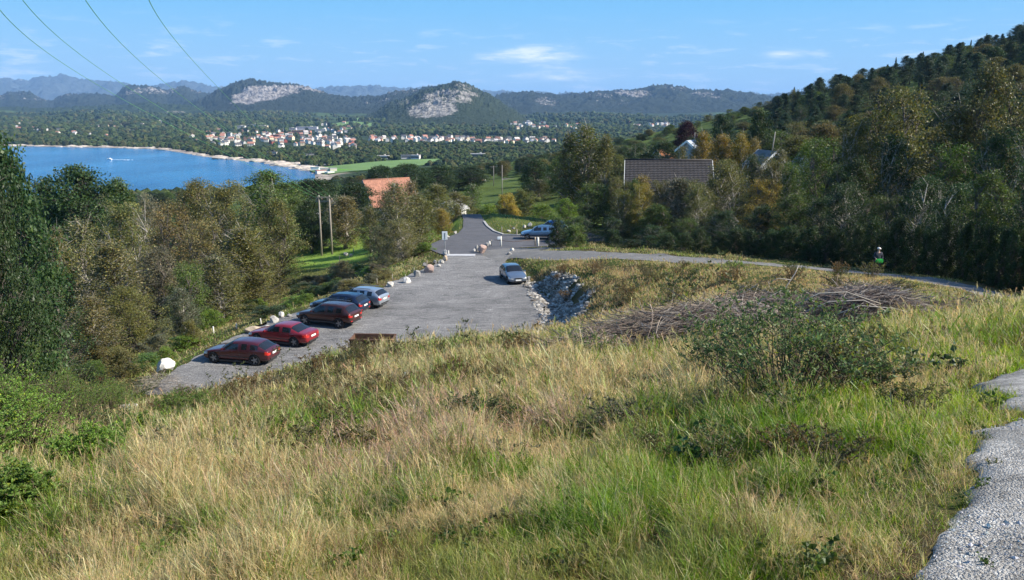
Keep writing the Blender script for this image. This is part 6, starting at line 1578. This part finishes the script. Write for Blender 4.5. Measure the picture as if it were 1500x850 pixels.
# broad leaved forbs near the camera
forb = [plant_mesh(80 + i, 9, .30, .20,   .055, .042, 8, leafz=.2, upright=.3) for i in range(4)]
for i, (px, py, s_, c_, lb) in enumerate([(830, 665, 1.5, 'green', 'broad leaved weed in the middle of the slope'), (1010, 690, 1.5, (.03, .075, .02), 'dark green weed clump in the dark grass'), (1040, 665, 1.5, (.035, .085, .02), 'second dark green weed clump right of the other'), (225, 790, 1.0, 'green', 'coltsfoot like weed at the lower left'), (270, 760, 1.1, (.04, .09, .04), 'round leaved weed right of the lower left one'), (140, 800, .9, 'green', 'low weed near the lower left corner'), (175, 730, .9, (.04, .09, .04), 'small round leaved weed above the lower left ones'), (430, 825, .8, 'bright', 'light green weed at the bottom edge left of centre'),
                                 (830, 640, 1.8, 'green', 'tall leafy weed above the broad leaved one'), (1390, 550, 2.0, (.035, .06, .025), 'dark leafy weed near the path bend'), (1345, 545, 1.8, (.035, .06, .025), 'dark leafy weed left of the path bend one'), (1455, 600, 1.0, 'bright', 'light weed touching the path edge'), (1430, 720, .5, 'green', 'small weed creeping onto the gravel path'), (1410, 745, .45, 'green', 'tiny weed on the gravel below the creeping one'), (1455, 690, .4, 'olive', 'tiny olive weed on the gravel path'), (1440, 650, .5, 'green', 'small weed on the edge of the gravel path'), (700, 800, .7, 'bright', 'light weed low in the middle'), (1440, 838, .4, 'green', 'tiny weed at the bottom of the gravel path'),
                                 (190, 650, 2.2, 'yellow', 'yellow green leafy seedling clump below the junipers'), (230, 640, 2.0, 'yellow', 'second yellow green seedling clump below the junipers'), (330, 625, 1.4, (.5, .42, .03), 'small clump of yellow flowers by the flat grey rock'), (960, 620, 1.2, 'green', 'leafy weed left of the big bush foot')]):
    plant(px, py, forb[i % 4], c_, lb, 'weed', 'weed', scale=s_, stem=M_STEMG)
gw = 'small leafy weeds among the foreground grass'
for i in range(105):
    px = RNG.uniform(0, 1400); py = RNG.uniform(620, 850); p = hitg(px, py, 2)
    if zones(np.array([p[0]]), np.array([p[1]]))['npath'][0] < .3: continue
    cn = ['green', 'bright', 'brown'][int(RNG.choice(3, p=[.35, .45, .2]))]
    plant(px, py, forb[i % 4], cn, {'green': 'small dark green weed', 'bright': 'small light green weed', 'brown': 'small withered brown weed'}[cn] + (lb := ' low in the foreground grass ' + ('at the lower left' if px < 450 else 'at the bottom centre' if px < 900 else 'near the gravel path')), 'weed', 'weed', gw + ' ' + cn + lb, scale=RNG.uniform(.5, 1.1), stem=M_STEMG, at=p)
# heath and bracken: many small bushes on the slope
hm_ = [plant_mesh(100 + i, 26, .42, .38, .035, .014, 16, sub=2) for i in range(5)]
gh = 'small heath bushes of the slope'
cnt = 0
for i in range(400):
    if cnt >= 150: break
    px = RNG.uniform(-50, 1000) if i % 4 else RNG.uniform(1000, 1480); py = RNG.uniform(515, 700)
    dens = np.interp(px, [0, 350, 600, 900, 1480], [1, 1, .55, .35, .25]) * np.interp(py, [515, 600, 700], [1, .8, .25])
    if RNG.random() > dens: continue
    p = hitg(px, py, 4)
    if zones(np.array([p[0]]), np.array([p[1]]))['npath'][0] < .5 or zones(np.array([p[0]]), np.array([p[1]]))['lot'][0] < .6: continue
    cn = ['brown', 'olive', 'rust', 'grey', 'green'][int(RNG.choice(5, p=[.35, .25, .15, .1, .15]))]; cnt += 1
    s_ = RNG.uniform(.6, 1.5) * np.interp(p[1], [5, 20], [.7, 1.25])
    plant(px, py, hm_[i % 5], tuple(np.array(K[cn]) * 1.0), {'brown': 'brown', 'olive': 'olive', 'rust': 'rusty', 'grey': 'greyish', 'green': 'green'}[cn] + (lb := ' low heath bush ' + ('at the left side of the slope' if px < 250 else 'on the slope below the red cars' if px < 500 else 'in the middle of the slope' if px < 800 else 'on the slope left of the big bush' if px < 1080 else 'around the big bush')), 'heath_bush', 'bush', gh + ' ' + cn + lb, scale=s_, at=p)
# heath on the golden mound and weeds on the stony bank
for i in range(46):
    px = RNG.uniform(810, 1330); py = np.interp(px, [810, 880, 1000, 1330], [392, 405, 400, 415]) + RNG.uniform(-8, 45)
    p = hitg(px, py, 20); zn_ = zones(np.array([p[0]]), np.array([p[1]]))
    if zn_['path'][0] < .8 or zn_['lot'][0] < 1: continue
    cn = ['brown', 'olive', 'rust', 'green'][i % 4]
    plant(px, py, hm_[i % 5], cn, {'brown': 'brown', 'olive': 'olive', 'rust': 'rusty', 'green': 'green'}[cn] + ' heath bush on the golden mound beside the rubble bank', 'heath_bush', 'bush', gh + ' on the mound ' + cn, scale=RNG.uniform(1.3, 2.6), at=p)
# brush heaps
M_TWIG = bpy.data.materials.new('twig'); M_TWIG.use_nodes = True; t = M_TWIG.node_tree; b = t.nodes['Principled BSDF']; at = t.nodes.new('ShaderNodeAttribute'); at.attribute_name = 'Col'; t.links.new(at.outputs['Color'], b.inputs['Base Color']); b.inputs['Roughness'].default_value = .9
def twigs(name, P0, ax, ay, rz, hgt, n, label, lmin=.5, lmax=1.7, th=.007, cols=((.17, .13, .105), (.28, .23, .185), (.11, .08, .065)), seed=0):
    r = np.random.default_rng(seed); u = r.normal(size=(n, 2)) * .42; u = np.clip(u, -1, 1); ca, sa = math.cos(rz), math.sin(rz)
    lx, ly = u[:, 0] * ax, u[:, 1] * ay; x = P0[0] + lx * ca - ly * sa; y = P0[1] + lx * sa + ly * ca
    top = hgt * np.clip(1 - (u ** 2).sum(1), 0, 1) ** .7; z = G(x, y) + top * r.random(n) ** .6
    a = rz + r.normal(size=n) * 1.0 + (r.random(n) < .5) * math.pi; L_ = r.uniform(lmin, lmax, n); tilt = r.normal(size=n) * .24
    d = np.stack([np.cos(a), np.sin(a), tilt], -1); bend = r.normal(size=(n, 3)) * .12; S_ = 5; rad0 = th * r.uniform(.35, 1.35, n) ** 1.6
    s1 = np.stack([-np.sin(a), np.cos(a), 0 * a], -1); s2 = np.cross(d, s1); V = np.empty((n, S_, 3, 3))
    for i, q in enumerate(np.linspace(-.5, .5, S_)):
        c = np.stack([x, y, z], -1) + d * (L_ * q)[:, None] + bend * (L_ * (q * q - .12) * 2)[:, None] + r.normal(size=(n, 3)) * .012
        rr = rad0 * (1 - .7 * (q + .5))
        for j in range(3): V[:, i, j] = c + (s1 * math.cos(2.09 * j) + s2 * math.sin(2.09 * j)) * rr[:, None]
    b0 = np.arange(n)[:, None] * S_ * 3; Fs = []
    for i in range(S_ - 1):
        for j in range(3): Fs.append(b0 + np.array([i * 3 + j, i * 3 + (j + 1) % 3, (i + 1) * 3 + (j + 1) % 3, (i + 1) * 3 + j]))
    c = np.array(cols)[r.integers(0, len(cols), n)] * r.uniform(.7, 1.3, n)[:, None]; pale = r.random(n) < .10; c[pale] = np.array([.36, .33, .30]) * r.uniform(.7, 1.1, (pale.sum(), 1))
    return tag(link(name, fmesh(name, V.reshape(-1, 3), np.concatenate(Fs), np.repeat(c, S_ * 3, 0)), M_TWIG), label, 'brush pile')
q = hitg(1000, 505, 8); twigs('brush_pile', q, 3.6, 1.6, .15, 1.0, 3600, 'long heap of purple brown cut twigs across the middle of the slope', seed=1)
q = hitg(1090, 478, 8); twigs('brush_pile', q, 2.6, 1.3, .0, 1.0, 1700, 'brush heap behind the big bush joining the long one', seed=2)
q = hitg(1245, 470, 8); twigs('brush_pile', q, 2.2, 1.1, -.1, .95, 2300, 'domed heap of grey bare branches right of the big bush', cols=((.17, .13, .11), (.26, .22, .19), (.12, .085, .075)), th=.008, seed=3)
q = hitg(860, 520, 8); twigs('brush_pile', q, 1.9, .9, .3, .35, 600, 'thin left end of the brown brush heap', seed=4)
q = hitg(1380, 460, 8); twigs('brush_pile', q, 2.0, .8, -.2, .35, 280, 'loose dead stalks right of the grey branch heap', seed=5)
q = hitg(240, 575, 12); twigs('brush_pile', q, 2.2, 1.2, -.3, 1.0, 420, 'grey bare brushwood below the white boulder', cols=((.26, .23, .2), (.18, .15, .13)), lmin=.5, lmax=1.4, seed=6)
def branch(pts, r0, label, mat, name='branch', cat='branch'):
    bm = bmesh.new(); tube(bm, pts, [r0 * (1 - .6 * i / (len(pts) - 1)) for i in range(len(pts))], 7); tag(bm_obj(name, bm, mat), label, cat)
M_LOG = simple('bare_wood', (.52, .45, .34), .8, scale=9); M_GB = simple('grey_wood', (.30, .27, .24), .9, scale=9)
qd = hitg(940, 500, 8)[1] * .88
branch([P(972, 470, qd), P(955, 477, qd - .1), P(930, 486, qd - .2), P(900, 498, qd - .3)], .055, 'pale barked log lying on the brown brush heap', M_LOG, 'log', 'log')
branch([P(972, 471, qd), P(950, 465, qd + .1), P(915, 467, qd + .2), P(870, 474, qd + .2)], .025, 'thin curved pale branch above the log', M_LOG)
branch([P(1090, 478, qd + 1), P(1115, 440, qd + 1), P(1150, 423, qd + 1.2), P(1165, 400, qd + 1.2), P(1170, 389, qd + 1.3)], .022, 'bare forked branch sticking up highest from the brush', M_GB)
branch([P(1158, 410, qd + 1.2), P(1140, 408, qd + 1.2), P(1125, 414, qd + 1.2)], .012, 'short side twig on the upright bare branch', M_GB)
for k_, (a, b_, c, d) in enumerate([((1170, 462), (1215, 442), (1265, 440), (1318, 465)), ((1150, 455), (1200, 430), (1240, 428), (1290, 445)), ((1200, 470), (1260, 448), (1310, 452), (1345, 462)), ((1060, 470), (1090, 450), (1130, 448), (1180, 455))]):
    branch([P(*a, qd + .6), P(*b_, qd + .5), P(*c, qd + .5), P(*d, qd + .6)], .022, ['long arching grey branch over the domed heap', 'upper arching grey branch over the domed heap', 'low grey branch at the right foot of the domed heap', 'grey branch lying between the two heaps'][k_], M_GB)

lap('70')
